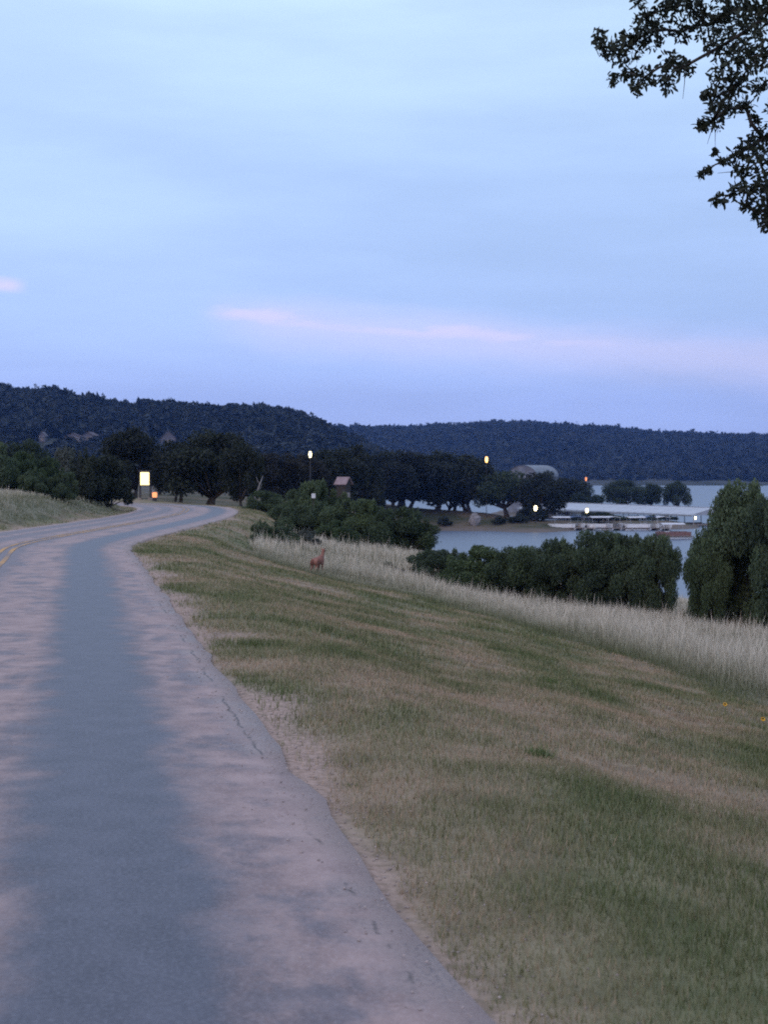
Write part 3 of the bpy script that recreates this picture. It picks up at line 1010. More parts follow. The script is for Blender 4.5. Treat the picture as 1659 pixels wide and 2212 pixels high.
# thicket right of the road
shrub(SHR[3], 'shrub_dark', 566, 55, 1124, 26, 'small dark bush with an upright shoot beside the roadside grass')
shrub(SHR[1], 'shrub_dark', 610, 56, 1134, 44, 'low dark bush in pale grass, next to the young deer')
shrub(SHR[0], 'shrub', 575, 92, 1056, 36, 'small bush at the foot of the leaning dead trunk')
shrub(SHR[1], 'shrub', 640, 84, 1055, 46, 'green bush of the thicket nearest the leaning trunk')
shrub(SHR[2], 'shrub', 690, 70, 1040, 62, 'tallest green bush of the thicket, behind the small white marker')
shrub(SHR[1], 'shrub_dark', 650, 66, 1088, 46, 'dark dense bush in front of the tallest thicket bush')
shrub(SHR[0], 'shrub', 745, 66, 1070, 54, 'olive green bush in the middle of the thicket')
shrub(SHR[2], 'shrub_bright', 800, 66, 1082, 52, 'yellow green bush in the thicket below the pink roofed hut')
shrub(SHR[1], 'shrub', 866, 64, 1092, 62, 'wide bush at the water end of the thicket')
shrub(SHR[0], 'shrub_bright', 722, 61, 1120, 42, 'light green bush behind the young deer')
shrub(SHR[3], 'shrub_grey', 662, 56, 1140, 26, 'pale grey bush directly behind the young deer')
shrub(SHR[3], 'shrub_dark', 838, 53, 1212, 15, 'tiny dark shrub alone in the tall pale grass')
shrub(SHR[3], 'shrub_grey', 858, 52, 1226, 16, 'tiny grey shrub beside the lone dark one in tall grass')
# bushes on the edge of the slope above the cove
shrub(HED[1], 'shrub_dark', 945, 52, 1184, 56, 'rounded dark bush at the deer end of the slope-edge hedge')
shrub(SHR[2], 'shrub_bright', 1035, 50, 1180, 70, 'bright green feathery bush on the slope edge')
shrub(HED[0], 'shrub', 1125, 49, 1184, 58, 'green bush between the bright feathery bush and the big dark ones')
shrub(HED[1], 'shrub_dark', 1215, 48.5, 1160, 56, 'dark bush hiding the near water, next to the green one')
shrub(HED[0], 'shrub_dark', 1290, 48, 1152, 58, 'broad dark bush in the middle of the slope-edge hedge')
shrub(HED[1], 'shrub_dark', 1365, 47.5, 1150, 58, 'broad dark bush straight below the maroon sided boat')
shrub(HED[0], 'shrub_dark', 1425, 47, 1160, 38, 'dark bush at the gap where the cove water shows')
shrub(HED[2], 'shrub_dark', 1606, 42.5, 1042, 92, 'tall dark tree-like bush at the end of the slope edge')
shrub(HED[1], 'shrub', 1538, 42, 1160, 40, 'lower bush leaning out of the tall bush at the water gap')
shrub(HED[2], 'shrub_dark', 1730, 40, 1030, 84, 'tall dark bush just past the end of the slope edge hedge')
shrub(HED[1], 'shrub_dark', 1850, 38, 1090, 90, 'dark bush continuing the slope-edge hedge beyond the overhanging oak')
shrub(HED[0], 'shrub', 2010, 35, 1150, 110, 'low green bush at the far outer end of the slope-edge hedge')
# shore plants
shrub(SHR[0], 'juniper', 1150, 296, 1086, 26, 'dark rounded bush on the shore under the white dock lamp')
shrub(SHR[1], 'juniper', 1120, 292, 1108, 18, 'low grey bush along the shore bank')
shrub(SHR[3], 'juniper', 1080, 291, 1114, 14, 'low bush on the shore beside the pale boulder')
shrub(SHR[3], 'juniper', 960, 290, 1114, 13, 'low bush on the shore bank below the oak row')
for k_, (uu, dd) in enumerate(((1225, 301), (1330, 302), (1372, 303), (1410, 304), (1440, 304))):
    shrub(SHR[k_ % 4], 'shrub' if k_ % 2 else 'oak_pale', uu, dd, 1112 + (k_ % 3), 20 + 3 * (k_ % 2),
          ['low bush on the spit nearest the shore lamp', 'green bush on the spit just past its small oak', 'low bush midway along the outer spit',
           'bush on the spit near its tip', 'dark bush at the very tip of the spit'][k_])

# ------------------------------------------------------------------ overhanging oak close to the camera
def near_oak():
    D0 = 13.0
    rr = random.Random(5)
    x0, y0 = 8.2, 14.5
    zb = G(x0, y0)
    root = empty('overhanging_oak', (x0, y0, zb), 0, 'oak whose leafy branch tips hang into the sky above the lake', 'tree')
    cl = [(1292, 80, 16), (1300, 105, 18), (1330, 112, 30), (1368, 95, 34), (1405, 70, 38), (1352, 155, 22), (1325, 172, 14), (1392, 168, 22), (1375, 195, 14), (1398, 40, 24), (1380, 10, 14),
          (1440, 20, 26), (1448, 140, 26), (1440, 178, 22), (1478, 145, 22), (1472, 70, 24), (1490, 15, 30), (1530, 55, 34), (1575, 30, 40), (1560, 100, 34), (1610, 70, 40), (1650, 25, 40),
          (1600, 135, 36), (1645, 120, 34), (1555, 165, 22), (1590, 185, 26), (1545, 210, 26), (1570, 235, 26), (1525, 205, 8), (1540, 262, 24), (1515, 272, 14), (1640, 190, 22), (1612, 232, 18),
          (1630, 260, 14), (1650, 300, 26), (1618, 320, 26), (1590, 335, 18), (1565, 350, 12), (1545, 330, 8), (1530, 368, 12), (1515, 378, 8), (1640, 350, 30), (1600, 375, 18), (1585, 415, 16), (1560, 432, 14),
          (1545, 438, 8), (1615, 415, 18), (1612, 445, 14), (1640, 462, 20), (1655, 485, 16), (1650, 400, 24), (1660, 440, 16)]
    nodes = []
    for (u, v, r_) in cl:
        nodes.append((P(u, v, D0 + 0.5 * math.sin(u * .013 + v * .021) + rr.uniform(-.1, .1)), r_ * D0 / FPX * 1.18))
    n_in = len(nodes)
    limb = [P(2350, 60, 14.2), P(2080, -40, 13.8), P(1880, -60, 13.4), P(1730, -30, 13.2), P(2000, 180, 13.6), P(1820, 230, 13.3), P(1715, 240, 13.1), P(1760, 380, 13.0), P(1690, 430, 13.0), P(1600, -40, 13.0), P(1470, -35, 13.0)]
    nodes += [(p_, .25) for p_ in limb]
    tries = 0
    while len(nodes) < n_in + 150 and tries < 4000:
        tries += 1
        a = rr.uniform(0, math.tau); q = math.sqrt(rr.random()) * 4.6
        p = Vector((x0 + q * math.cos(a), y0 + q * math.sin(a), zb + rr.uniform(4.2, 9.5 - 0.12 * q * q)))
        uu = CX + FPX * p.x / max(p.y, .5); vv = HOR - FPX * (p.z - EYE) / max(p.y, .5)
        if uu < 1705 and vv > -60:
            continue
        nodes.append((p, rr.uniform(.22, .42)))
    fork = Vector((x0 - 0.3, y0 - 0.1, zb + 3.4))
    order = sorted(nodes, key=lambda c_: (c_[0] - fork).length)
    pts = [fork] + [c_[0] for c_ in order]
    par = [-1]
    for i in range(1, len(pts)):
        best, bj = 1e9, 0
        for j in range(i):
            dd = (pts[i] - pts[j]).length + 0.12 * (pts[j] - fork).length
            if dd < best: best, bj = dd, j
        par.append(bj)
    wgt = [1] * len(pts)
    for i in range(len(pts) - 1, 0, -1):
        wgt[par[i]] += wgt[i]
    mb = MB()
    mb.tube([(x0 + .1, y0, zb - .5), (x0 + .05, y0, zb), (x0 - .05, y0, zb + 1.6), fork], [.42, .33, .26, .22], 10)
    for i in range(1, len(pts)):
        a, b = pts[par[i]], pts[i]
        L = (b - a).length
        m = (a + b) / 2 + Vector((rr.uniform(-.1, .1), rr.uniform(-.1, .1), rr.uniform(-.06, .1))) * L
        ra = 0.0030 + 0.0042 * wgt[i] ** 0.58; rb = 0.0022 + 0.0038 * max(wgt[i] - 1, 0.3) ** 0.58
        mb.tube([a, m, b], [ra, (ra + rb) / 2, rb], 5)
    # thin bare twigs hanging from the nearest branch node
    for (u2, v2) in ((1528, 312), (1545, 318), (1550, 375), (1615, 240), (1475, 215), (1452, 8)):
        e_ = P(u2, v2, D0)
        b_ = min((c_[0] for c_ in nodes[:n_in]), key=lambda q: (q - e_).length)
        mb.tube([b_, (b_ + e_) / 2 + Vector((.01, 0, .01)), e_], [.004, .003, .0015], 4)
    tr = mb.build('trunk', M['bark'], root, True)
    tr.location = (-x0, -y0, -zb)
    V_, F_, T_ = [], [], []
    nv = 0
    for i, (c_, r_) in enumerate(nodes):
        n = int(17 + 6200 * r_ * r_) if i < n_in else int(150 + 900 * r_)
        d = rng.normal(size=(n, 3)); d /= np.linalg.norm(d, axis=1)[:, None]; d *= (rng.uniform(0, 1, n) ** 0.5 * r_)[:, None]
        cen = np.array(c_)[None] + d
        ax = d / max(r_, .01) * 0.8 + rng.normal(size=(n, 3)) * 0.6 + np.array([0, 0, -0.25]); ax /= np.linalg.norm(ax, axis=1)[:, None]
        bx = rng.normal(size=(n, 3)); bx -= (bx * ax).sum(1)[:, None] * ax; bx /= np.linalg.norm(bx, axis=1)[:, None]
        nn = np.cross(ax, bx)
        ln = rng.uniform(.035, .078, n)[:, None]; wd = ln * rng.uniform(.30, .46, n)[:, None]
        # six point blade, folded along the midrib
        q = np.stack([cen - ax * ln * .5, cen - ax * ln * .12 + bx * wd * .5 + nn * wd * .15, cen + ax * ln * .28 + bx * wd * .46 + nn * wd * .15,
                      cen + ax * ln * .55, cen + ax * ln * .28 - bx * wd * .46 + nn * wd * .15, cen - ax * ln * .12 - bx * wd * .5 + nn * wd * .15], 1)
        V_.append(q.reshape(-1, 3))
        k0 = nv + 6 * np.arange(n)[:, None]
        F_.append(np.concatenate([k0 + np.array([[0, 1, 2, 3]]), k0 + np.array([[0, 3, 4, 5]])], 0))
        tt = np.clip(rng.normal(.4, .22, n), 0, 1)
        T_.append(np.concatenate([tt, tt])); nv += 6 * n
    me_ = mesh_np('crown', np.concatenate(V_), np.concatenate(F_), fattr={'tint': np.concatenate(T_)})
    cr = link('crown', me_, M['near_leaf'], root)
    cr.location = (-x0, -y0, -zb)


near_oak()

# ------------------------------------------------------------------ grass
def blades(px, py, pz, h, wd, lean, segs, tint):
    n = len(px)
    a = rng.uniform(0, math.tau, n)
    dirx, diry = np.cos(a), np.sin(a)
    sa = a + math.pi / 2 + rng.normal(0, .5, n)
    sx, sy = np.cos(sa) * wd * .5, np.sin(sa) * wd * .5
    lx, ly = dirx * lean * h, diry * lean * h
    if segs == 1:
        v = np.empty((n, 3, 3))
        v[:, 0] = np.stack([px - sx, py - sy, pz - .01], 1); v[:, 1] = np.stack([px + sx, py + sy, pz - .01], 1)
        v[:, 2] = np.stack([px + lx, py + ly, pz + h], 1)
        hv = np.tile([0., 0., 1.], n)
        return v.reshape(-1, 3), np.arange(3 * n).reshape(n, 3), tint, hv
    v = np.empty((n, 5, 3))
    v[:, 0] = np.stack([px - sx, py - sy, pz - .03], 1); v[:, 1] = np.stack([px + sx, py + sy, pz - .03], 1)
    mx, my, mz = px + lx * .3, py + ly * .3, pz + h * .62
    v[:, 2] = np.stack([mx - sx * 1.25, my - sy * 1.25, mz], 1); v[:, 3] = np.stack([mx + sx * 1.25, my + sy * 1.25, mz], 1)
    v[:, 4] = np.stack([px + lx, py + ly, pz + h], 1)
    b = 5 * np.arange(n)[:, None]
    f = np.concatenate([b + [[0, 1, 3]], b + [[0, 3, 2]], b + [[2, 3, 4]]], 1).reshape(-1, 3)
    hv = np.tile([0., 0., .62, .62, 1.], n)
    return v.reshape(-1, 3), f, np.repeat(tint, 3), hv


def scatter(y0, y1, dens, wide=1.0):
    """random points between y0 and y1; thinner outside what the photograph shows, but going on"""
    yy = rng.uniform(y0, y1, int(dens * (y1 - y0) * 70))
    xx = rng.uniform(-33, 37, len(yy))
    inside = (xx > -0.252 * yy - 1.5) & (xx < 0.252 * yy + 1.5)
    around = (xx > -0.40 * yy - 3) & (xx < 0.62 * yy + 6)
    ok = inside | (around & (rng.uniform(0, 1, len(xx)) < 0.30 * wide))
    return xx[ok], yy[ok]


def collect(parts, name, mat, label, cat):
    V_, F_, T_, H_ = [], [], [], []
    k = 0
    for v, f, ti, hv in parts:
        V_.append(v); F_.append(f + k); T_.append(ti); H_.append(hv); k += len(v)
    me_ = mesh_np(name, np.concatenate(V_), np.concatenate(F_), fattr={'tint': np.concatenate(T_)}, pattr={'hgt': np.concatenate(H_)})
    return tag(link(name, me_, mat), label, cat, kind='stuff')


t = NT('mown_grass_blades')
tn = t.attr('tint').outputs['Fac']
c = t.mix(t.smooth(tn, 0.0, 0.5), (0.090, 0.118, 0.045), (0.205, 0.200, 0.108))
c = t.mix(t.smooth(tn, 0.5, 1.0), c, (0.37, 0.275, 0.19))
t.principled(c, 0.85, 0.15)
M['mown'] = t.m
t = NT('tall_grass_blades')
tn = t.attr('tint').outputs['Fac']; hh = t.attr('hgt').outputs['Fac']
lowc = t.mix(tn, (0.085, 0.115, 0.05), (0.20, 0.20, 0.115))
topc = t.mix(tn, (0.40, 0.37, 0.29), (0.70, 0.63, 0.52))
c = t.mix(t.smooth(hh, 0.1, 0.95), lowc, topc)
t.principled(c, 0.85, 0.15)
M['tallgrass'] = t.m

parts = []
for y0, y1, dens, h0, w0 in ((3.0, 6, 6000, .036, .0045), (6, 10, 3800, .040, .0055), (10, 17, 1900, .045, .008), (17, 28, 800, .05, .012), (28, 48, 300, .055, .018), (48, 110, 60, .07, .03)):
    x, y = scatter(y0, y1, dens)
    rd = road_dist(x, y)
    bare = bare_field(x, y, rd)
    keep = (np.abs(rd) > HALF + 0.04 + 0.2 * (fbm(x * 3, y * 3, 31, 2) - .35)) & (~tall_mask(x, y) | ((rd > 0) & (y - np.interp(x, TBX, TBY) < 4.0 * rng.uniform(0, 1, len(x)) ** 1.5))) & (rng.uniform(0, 1, len(x)) > bare * 0.85) & (np.abs(rd) < 22)
    x, y, rd = x[keep], y[keep], rd[keep]
    dr = dry_field(x, y)
    tuft = fbm(x * 1.7, y * 1.7, 55, 3)
    h = h0 * rng.uniform(.5, 1.35, len(x)) * (0.55 + 0.9 * tuft) * (1.25 - .5 * dr)
    ti = np.clip(dr * 0.75 + (tuft - .5) * -.7 + rng.normal(.12, .22, len(x)), 0, 1)
    parts.append(blades(x, y, gz(x, y), h, w0 * rng.uniform(.6, 1.3, len(x)), rng.uniform(.1, .9, len(x)), 1, ti))
collect(parts, 'mown_grass', M['mown'], 'short mown dry and green grass on the road verge', 'grass')

parts = []
for y0, y1, dens, h0, w0 in ((1, 10, 300, .5, .0040), (10, 24, 380, .54, .0040), (24, 34, 420, .58, .0050), (34, 48, 330, .46, .0068), (48, 66, 170, .34, .010), (66, 96, 55, .40, .018)):
    x, y = scatter(y0, y1, dens)
    keep = tall_mask(x, y)
    x, y = x[keep], y[keep]
    rd = road_dist(x, y)
    z = gz(x, y)
    ok = z > LAKE + .5
    x, y, z, rd = x[ok], y[ok], z[ok], rd[ok]
    cl = fbm(x * .8, y * .8, 71, 4)
    edge = np.clip((y - np.interp(x, TBX, TBY)) / 6.0, 0.0, 1) ** 0.8
    edge = np.where(rd < 0, np.clip((np.abs(rd) - HALF - .8) / 2.0, .3, 1) * .62, edge)
    kp = rng.uniform(0, 1, len(x)) < .65 + .35 * edge
    x, y, z, rd, cl, edge = x[kp], y[kp], z[kp], rd[kp], cl[kp], edge[kp]
    h = h0 * rng.uniform(.55, 1.3, len(x)) * (.35 + 1.25 * cl) * (0.22 + .78 * edge)
    ti = np.clip(.30 + .5 * (cl - .4) + .35 * edge + rng.normal(0, .2, len(x)) - .15, 0, 1)
    bl = list(blades(x, y, z, h, w0 * rng.uniform(.6, 1.3, len(x)), rng.uniform(.05, .55, len(x)), 2, ti))
    bl[3] = bl[3] * np.repeat(.45 + .55 * edge, 5)          # greener, shorter blades where the mower reaches
    parts.append(bl)
for y0, y1, dens in ((17, 30, 9), (30, 60, 6)):            # taller seed stalks
    x, y = scatter(y0, y1, dens)
    keep = tall_mask(x, y) & (y - np.interp(x, TBX, TBY) > 2)
    x, y = x[keep], y[keep]
    parts.append(blades(x, y, gz(x, y), rng.uniform(.5, .85, len(x)), rng.uniform(.006, .012, len(x)), rng.uniform(.05, .4, len(x)), 2, rng.uniform(.5, 1, len(x))))
collect(parts, 'tall_grass', M['tallgrass'], 'tall pale seeding grass between the mown verge and the bushes', 'grass')


def gravel():
    n = 9000
    i = rng.integers(0, len(RC) - 1, n * 3)
    i = i[(RC[i, 1] > 2.5) & (RC[i, 1] < 34)]
    i = i[rng.uniform(0, 1, len(i)) < np.clip(6.0 / RC[i, 1], 0.1, 1)][:n]
    off_ = HALF + rng.normal(0.10, 0.20, len(i))
    p = RC[i] + RIGHT[i] * off_[:, None] + (RC[np.minimum(i + 1, len(RC) - 1)] - RC[i]) * rng.uniform(0, 1, len(i))[:, None]
    r_ = rng.uniform(.002, .007, len(i)) * (1 + .04 * p[:, 1])
    z = np.where(off_ < HALF - .02, zr(p[:, 1]) + .002, gz(p[:, 0], p[:, 1]))
    oc = np.array([(1, 0, 0), (0, 1, 0), (-1, 0, 0), (0, -1, 0), (0, 0, .7), (0, 0, -.6)], float)
    v = oc[None] * r_[:, None, None] * rng.uniform(.6, 1.3, (len(i), 6, 1))
    v = v + np.stack([p[:, 0], p[:, 1], z + r_ * .3], 1)[:, None]
    f = np.array([(0, 1, 4), (1, 2, 4), (2, 3, 4), (3, 0, 4), (1, 0, 5), (2, 1, 5), (3, 2, 5), (0, 3, 5)])
    F = (f[None] + 6 * np.arange(len(i))[:, None, None]).reshape(-1, 3)
    tag(link('edge_gravel', mesh_np('edge_gravel', v.reshape(-1, 3), F, fattr={'tint': np.repeat(rng.uniform(0, 1, len(i)), 8)}), M['gravel']),
        'loose gravel along the crumbling road edge', 'gravel', kind='stuff')


M['gravel'] = leafmat('loose_chips', (0.24, 0.20, 0.19), (0.52, 0.43, 0.39), 0.0)
gravel()


def weed(u, v, wpx, hpx, label):
    # on the ground along that line of sight
    lo, hi = 3.0, 60.0
    for d in np.arange(3, 60, .05):
        p = P(u, v, d)
        if p.z <= G(p.x, d):
            break
    x, y = p.x, d
    r_ = wpx / FPX * d; h_ = hpx / FPX * d
    n = 190
    a = rng.uniform(0, math.tau, n); q = np.sqrt(rng.uniform(0, 1, n)) * r_
    bx, by = q * np.cos(a), q * np.sin(a)
    hh_ = h_ * (1 - .6 * (q / r_) ** 2) * rng.uniform(.5, 1.2, n)
    v_, f_, ti, hv = blades(bx, by, np.zeros(n) - .02, hh_, np.full(n, .006 + .0006 * d), rng.uniform(.3, 1.3, n), 1, rng.uniform(.4, 1, n))
    root = empty('weed_clump', (x, y, G(x, y)), 0, label, 'weed')
    link('leaves', mesh_np('leaves', v_, f_, fattr={'tint': ti}), M['weed'], root)


weed(1155, 1632, 46, 34, 'bright green weed clump in the mown verge')
weed(1185, 1476, 20, 18, 'small dark green weed clump nearer the tall grass')
weed(760, 1700, 36, 16, 'green tuft in bare soil close to the road edge')


def flower(u, v, label):
    d = 17.0
    for d in np.arange(5, 60, .05):
        p = P(u, v + 24, d)
        if p.z <= G(p.x, d):
            break
    x, y = p.x, d
    top = P(u, v, d).z - G(x, y)
    root = empty('wildflower', (x, y, G(x, y)), 0, label, 'flower', 'yellow flowers in the grass')
    MB().tube([(0, 0, -.03), (.01, 0, top * .5), (.0, .01, top)], [.004, .0035, .003], 5).build('stem', M['stem'], root)
    mb = MB()
    for k in range(9):
        a = k * math.tau / 9
        ca, sa = math.cos(a), math.sin(a)
        mb.poly([(0, 0, top), (ca * .025 - sa * .012, sa * .025 + ca * .012, top + .012), (ca * .05, sa * .05, top + .004), (ca * .025 + sa * .012, sa * .025 - ca * .012, top + .012)], [(0, 1, 2, 3)])
    pt = mb.build('petals', M['petal'], root)
    pt.matrix_basis = Matrix.Translation((0, 0, top)) @ Matrix.Rotation(R(55), 4, 'X') @ Matrix.Scale(0.62, 4) @ Matrix.Translation((0, 0, -top))
    MB().lathe((0, 0, top), [(.004, -.004), (.014, .004), (.010, .014), (.002, .018)], 8).build('flower_centre', M['bark'], root)


flower(1648, 1553, 'yellow wildflower standing taller in the mown verge by the tall grass')
flower(1566, 1521, 'smaller yellow wildflower at the foot of the tall grass')

# ------------------------------------------------------------------ young deer
def deer():
    x = XU(686, 45.0); y = 45.0
    z = G(x, y)
    root = empty('young_deer', (x, y, z), R(66), 'red brown young deer standing in the tall pale grass, head raised', 'deer')
    J, E = [], []

    def add(p, r_, par=None):
        J.append((p, r_)); i = len(J) - 1
        if par is not None: E.append((par, i))
        return i
    pel = add((-.33, 0, .62), (.14, .15)); m1 = add((-.12, 0, .61), (.16, .18), pel); m2 = add((.10, 0, .60), (.16, .185), m1); ch = add((.30, 0, .64), (.13, .17), m2)
    n0 = add((.41, 0, .77), (.075, .09), ch); n1 = add((.46, 0, .90), (.058, .062), n0); hd = add((.50, 0, 1.01), (.055, .058), n1)
    mz = add((.60, 0, .985), (.038, .042), hd); add((.67, 0, .955), (.024, .026), mz)
    for s in (-1, 1):
        e0 = add((.48, s * .05, 1.05), (.02, .016), hd); e1 = add((.46, s * .085, 1.085), (.024, .012), e0); add((.45, s * .11, 1.115), (.006, .006), e1)
        h0 = add((-.34, s * .085, .56), (.085, .10), pel); k0 = add((-.25, s * .095, .42), (.052, .06), h0); h1 = add((-.43, s * .09, .28), (.028, .032), k0)
        f0 = add((-.40, s * .09, .09), (.017, .018), h1); add((-.37, s * .09, .005), (.02, .022), f0)
        s0 = add((.28, s * .075, .54), (.06, .075), ch); s1 = add((.25, s * .085, .42), (.038, .045), s0); s2 = add((.28, s * .085, .25), (.024, .026), s1)
        s3 = add((.27, s * .085, .08), (.016, .017), s2); add((.29, s * .085, .005), (.02, .022), s3)
    t0 = add((-.45, 0, .68), (.03, .025), pel); add((-.50, 0, .55), (.018, .02), t0)
    me_ = bpy.data.meshes.new('body')
    me_.from_pydata([j[0] for j in J], E, [])
    me_.update()
    o = link('body', me_, M['deer'], root)
    md = o.modifiers.new('skin', 'SKIN'); md.use_smooth_shade = True
    sv = me_.skin_vertices[0].data
    for i, j in enumerate(J):
        sv[i].radius = j[1]; sv[i].use_root = (i == 0)
    sb = o.modifiers.new('sub', 'SUBSURF'); sb.levels = 1; sb.render_levels = 2
    dg = bpy.context.evaluated_depsgraph_get()
    m2_ = bpy.data.meshes.new_from_object(o.evaluated_get(dg))
    o.modifiers.clear()
    m2_.name = 'body'; m2_.materials.clear(); m2_.materials.append(M['deer'])
    o.data = m2_
    for s in (-1, 1):
        MB().lathe((.535, s * .05, 1.025), [(.002, -.010), (.010, -.004), (.010, .004), (.002, .010)], 8).build('eye', M['glass'], root)
    MB().lathe((.675, 0, .955), [(.004, -.012), (.016, -.004), (.014, .008), (.004, .012)], 8).build('nose', M['dark_metal'], root)
    root.scale = (.76, .76, .76)


deer()

# ------------------------------------------------------------------ lamps and the glowing board
def pole_lamp(u, v, d, glow, wpx, hpx, label, arm=False, r_=0.05):
    p = P(u, v, d)
    zb = G(p.x, d)
    zb = max(zb, LAKE)
    h = p.z - zb
    root = empty('lamp_post', (p.x, d, zb), 0, label, 'lamp')
    gw, gh = wpx / FPX * d * .5, hpx / FPX * d
    mb = MB(); mb.tube([(0, 0, -.3), (0, 0, h * .5), (0, 0, h - gh * .5)], [r_ * 1.5, r_ * 1.2, r_], 8)
    mb.lathe((0, 0, 0), [(r_ * 3, 0), (r_ * 3, .12), (r_ * 1.7, .25)], 8)
    mb.build('pole', M['dark_metal'], root)
    MB().lathe((0, 0, h), [(gw * .55, -gh * .5), (gw * .95, -gh * .2), (gw, gh * .2), (gw * .6, gh * .5)], 10).build('lantern_glass', glow, root, True)
    MB().lathe((0, 0, h + gh * .5), [(gw * 1.1, 0.0), (gw * .8, gh * .10), (gw * .15, gh * .2)], 10).build('lantern_cap', M['dark_metal'], root)
    MB().lathe((0, 0, h - gh * .5), [(gw * .4, -gh * .12), (gw * .7, -0.002)], 10).build('lantern_collar', M['dark_metal'], root)


pole_lamp(670, 982, 148, M['lamp_white'], 6, 13, 'tall dark post lamp glowing white among the oaks')
pole_lamp(1051, 993, 298, M['lamp_warm'], 6, 12, 'tall post lamp glowing orange above the end of the oak row')
pole_lamp(1157, 1098, 292, M['lamp_white'], 7, 11, 'shore lamp glowing bright at the land end of the boat dock')
pole_lamp(1268, 1103, 300, M['lamp_white'], 6, 10, 'lamp glowing on the grassy spit before the boat dock')
pole_lamp(1266, 1035, 408, M['lamp_orange'], 4, 8, 'faint red orange lamp far beyond the boat dock')


def bollard_lamp():
    p = P(334, 1069, 118)
    zb = G(p.x, 118)
    h = p.z - zb
    root = empty('bollard_lamp', (p.x, 118, zb), 0, 'low bollard with a dim orange light beside the notice board', 'lamp')
    MB().lathe((0, 0, 0), [(.20, -.1), (.20, .02), (.15, .06), (.15, h - .2)], 12).build('bollard_post', M['dark_metal'], root)
    MB().lathe((0, 0, h), [(.15, -.2), (.19, -.1), (.19, .14), (.14, .2)], 12).build('lantern_glass', M['lamp_orange'], root, True)
    MB().lathe((0, 0, h + .2), [(.2, 0), (.14, .05), (.03, .08)], 12).build('lantern_cap', M['dark_metal'], root)


bollard_lamp()


def board():
    d = 124.0
    p = P(313, 1034, d)
    zb = G(p.x, d)
    h = p.z - zb
    w, hh_ = 22 / FPX * d, 30 / FPX * d
    root = empty('lit_notice_board', (p.x, d, zb), R(-6), 'backlit upright notice board on two dark posts, glowing warm yellow', 'sign')
    MB().box((0, -.03, h), (w - .1, .06, hh_ - .1)).build('light_panel', M['panel_glow'], root)
    fr = MB()
    for s in (-1, 1):
        fr.box((s * w * .5, 0, h), (.09, .16, hh_ + .09))
        fr.box((0, 0.002, h + s * hh_ * .5), (w - .092, .15, .09))
    fr.box((0, .05, h), (w - .10, .04, hh_ - .10))
    fr.build('frame', M['dark_metal'], root)
    MB().box((0, .02, h + hh_ * .5 + .09), (w + .22, .30, .05)).build('hood', M['dark_metal'], root)
    for s in (-1, 1):
        MB().box((s * (w * .5 + .02), .11, (h + .1) * .5 - .15), (.15, .12, h + .3)).build('post', M['dark_metal'], root)
        MB().box((s * (w * .5 + .02), .11, .05), (.34, .34, .22)).build('footing', M['deck'], root)


board()

# small white marker, leaning trunk, hut, boulder
def marker():
    d = 67.6
    p = P(677, 1071, d)
    zb = G(p.x, d)
    h = p.z - zb
    root = empty('marker_sign', (p.x, d, zb), R(8), 'small blank white marker plate on a thin post in the thicket', 'sign')
    MB().box((0, 0, h * .5 - .1), (.05, .05, h + .2)).build('post', M['bark'], root)
    MB().box((0, -.04, h), (.17, .02, .20)).build('plate', M['white_paint'], root)


marker()


def leaning():
    d = 98.0
    a = P(543, 1090, d); b = P(568, 1028, d)
    zb = G(a.x, d)
    root = empty('leaning_dead_trunk', (a.x, d, zb), 0, 'thin pale dead trunk leaning over behind the roadside bushes', 'dead tree')
    dx = b.x - a.x; h = b.z - zb
    MB().tube([(-.05, 0, -.3), (0, 0, 0), (dx * .3, .05, h * .35), (dx * .68, 0, h * .7), (dx, .05, h)], [.09, .075, .06, .045, .02], 8).build('trunk', M['pale_wood'], root, True)
    for q, s in ((.55, 1), (.75, -1)):
        MB().tube([(dx * q, 0, h * q), (dx * q + s * .18, .1, h * q + .22), (dx * q + s * .26, .12, h * q + .5)], [.035, .022, .008], 5).build('branch', M['pale_wood'], root, True)


leaning()


def gable(root, w, l, hw, hr, wall, roof, over=.25, th=.08, name_roof='roof'):
    """walls w (x) by l (y); ridge along y"""
    m = MB()
    m.box((0, 0, hw / 2 - .3), (w, l, hw + .6))
    for s in (-1, 1):
        y = s * (l / 2 - .02)
        m.poly([(-w / 2, y, hw), (w / 2, y, hw), (0, y, hw + hr)], [(0, 1, 2)] if s < 0 else [(2, 1, 0)])
    m.build('wall', wall, root)
    sl = hr / (w / 2)
    for s in (-1, 1):
        e = w / 2 + over
        pts = []
        for dz in (0.02, 0.02 + th):
            pts += [(0, -l / 2 - over, hw + hr + dz), (s * e, -l / 2 - over, hw - sl * over + dz), (s * e, l / 2 + over, hw - sl * over + dz), (0, l / 2 + over, hw + hr + dz)]
        r2 = MB(); r2.poly(pts, [(0, 1, 2, 3), (7, 6, 5, 4), (0, 4, 5, 1), (1, 5, 6, 2), (2, 6, 7, 3), (3, 7, 4, 0)])
        r2.build(name_roof, roof, root)


def window(root, x, y, z, w, h, rz=0, name='window'):
    f = MB().box((0, 0, 0), (w, .06, h)).build(name, M['white_paint'], root)
    f.location = (x, y, z); f.rotation_euler = (0, 0, rz)
    MB().box((0, -.02, 0), (w - .14, .05, h - .14)).build('pane', M['glass'], f)


def hut():
    d = 178.0
    p = P(742, 1032, d)
    zb = G(p.x, d)
    H = p.z - zb
    root = empty('park_hut', (p.x, d, zb), R(58), 'little park hut with a faded pink gable roof among dark oaks', 'hut')
    gable(root, 1.1, 1.3, H - .6, .6, M['bark'], M['pink_roof'], .22)
    MB().box((0, -.68, .9), (.6, .05, 1.8)).build('door', M['deck'], root)


hut()


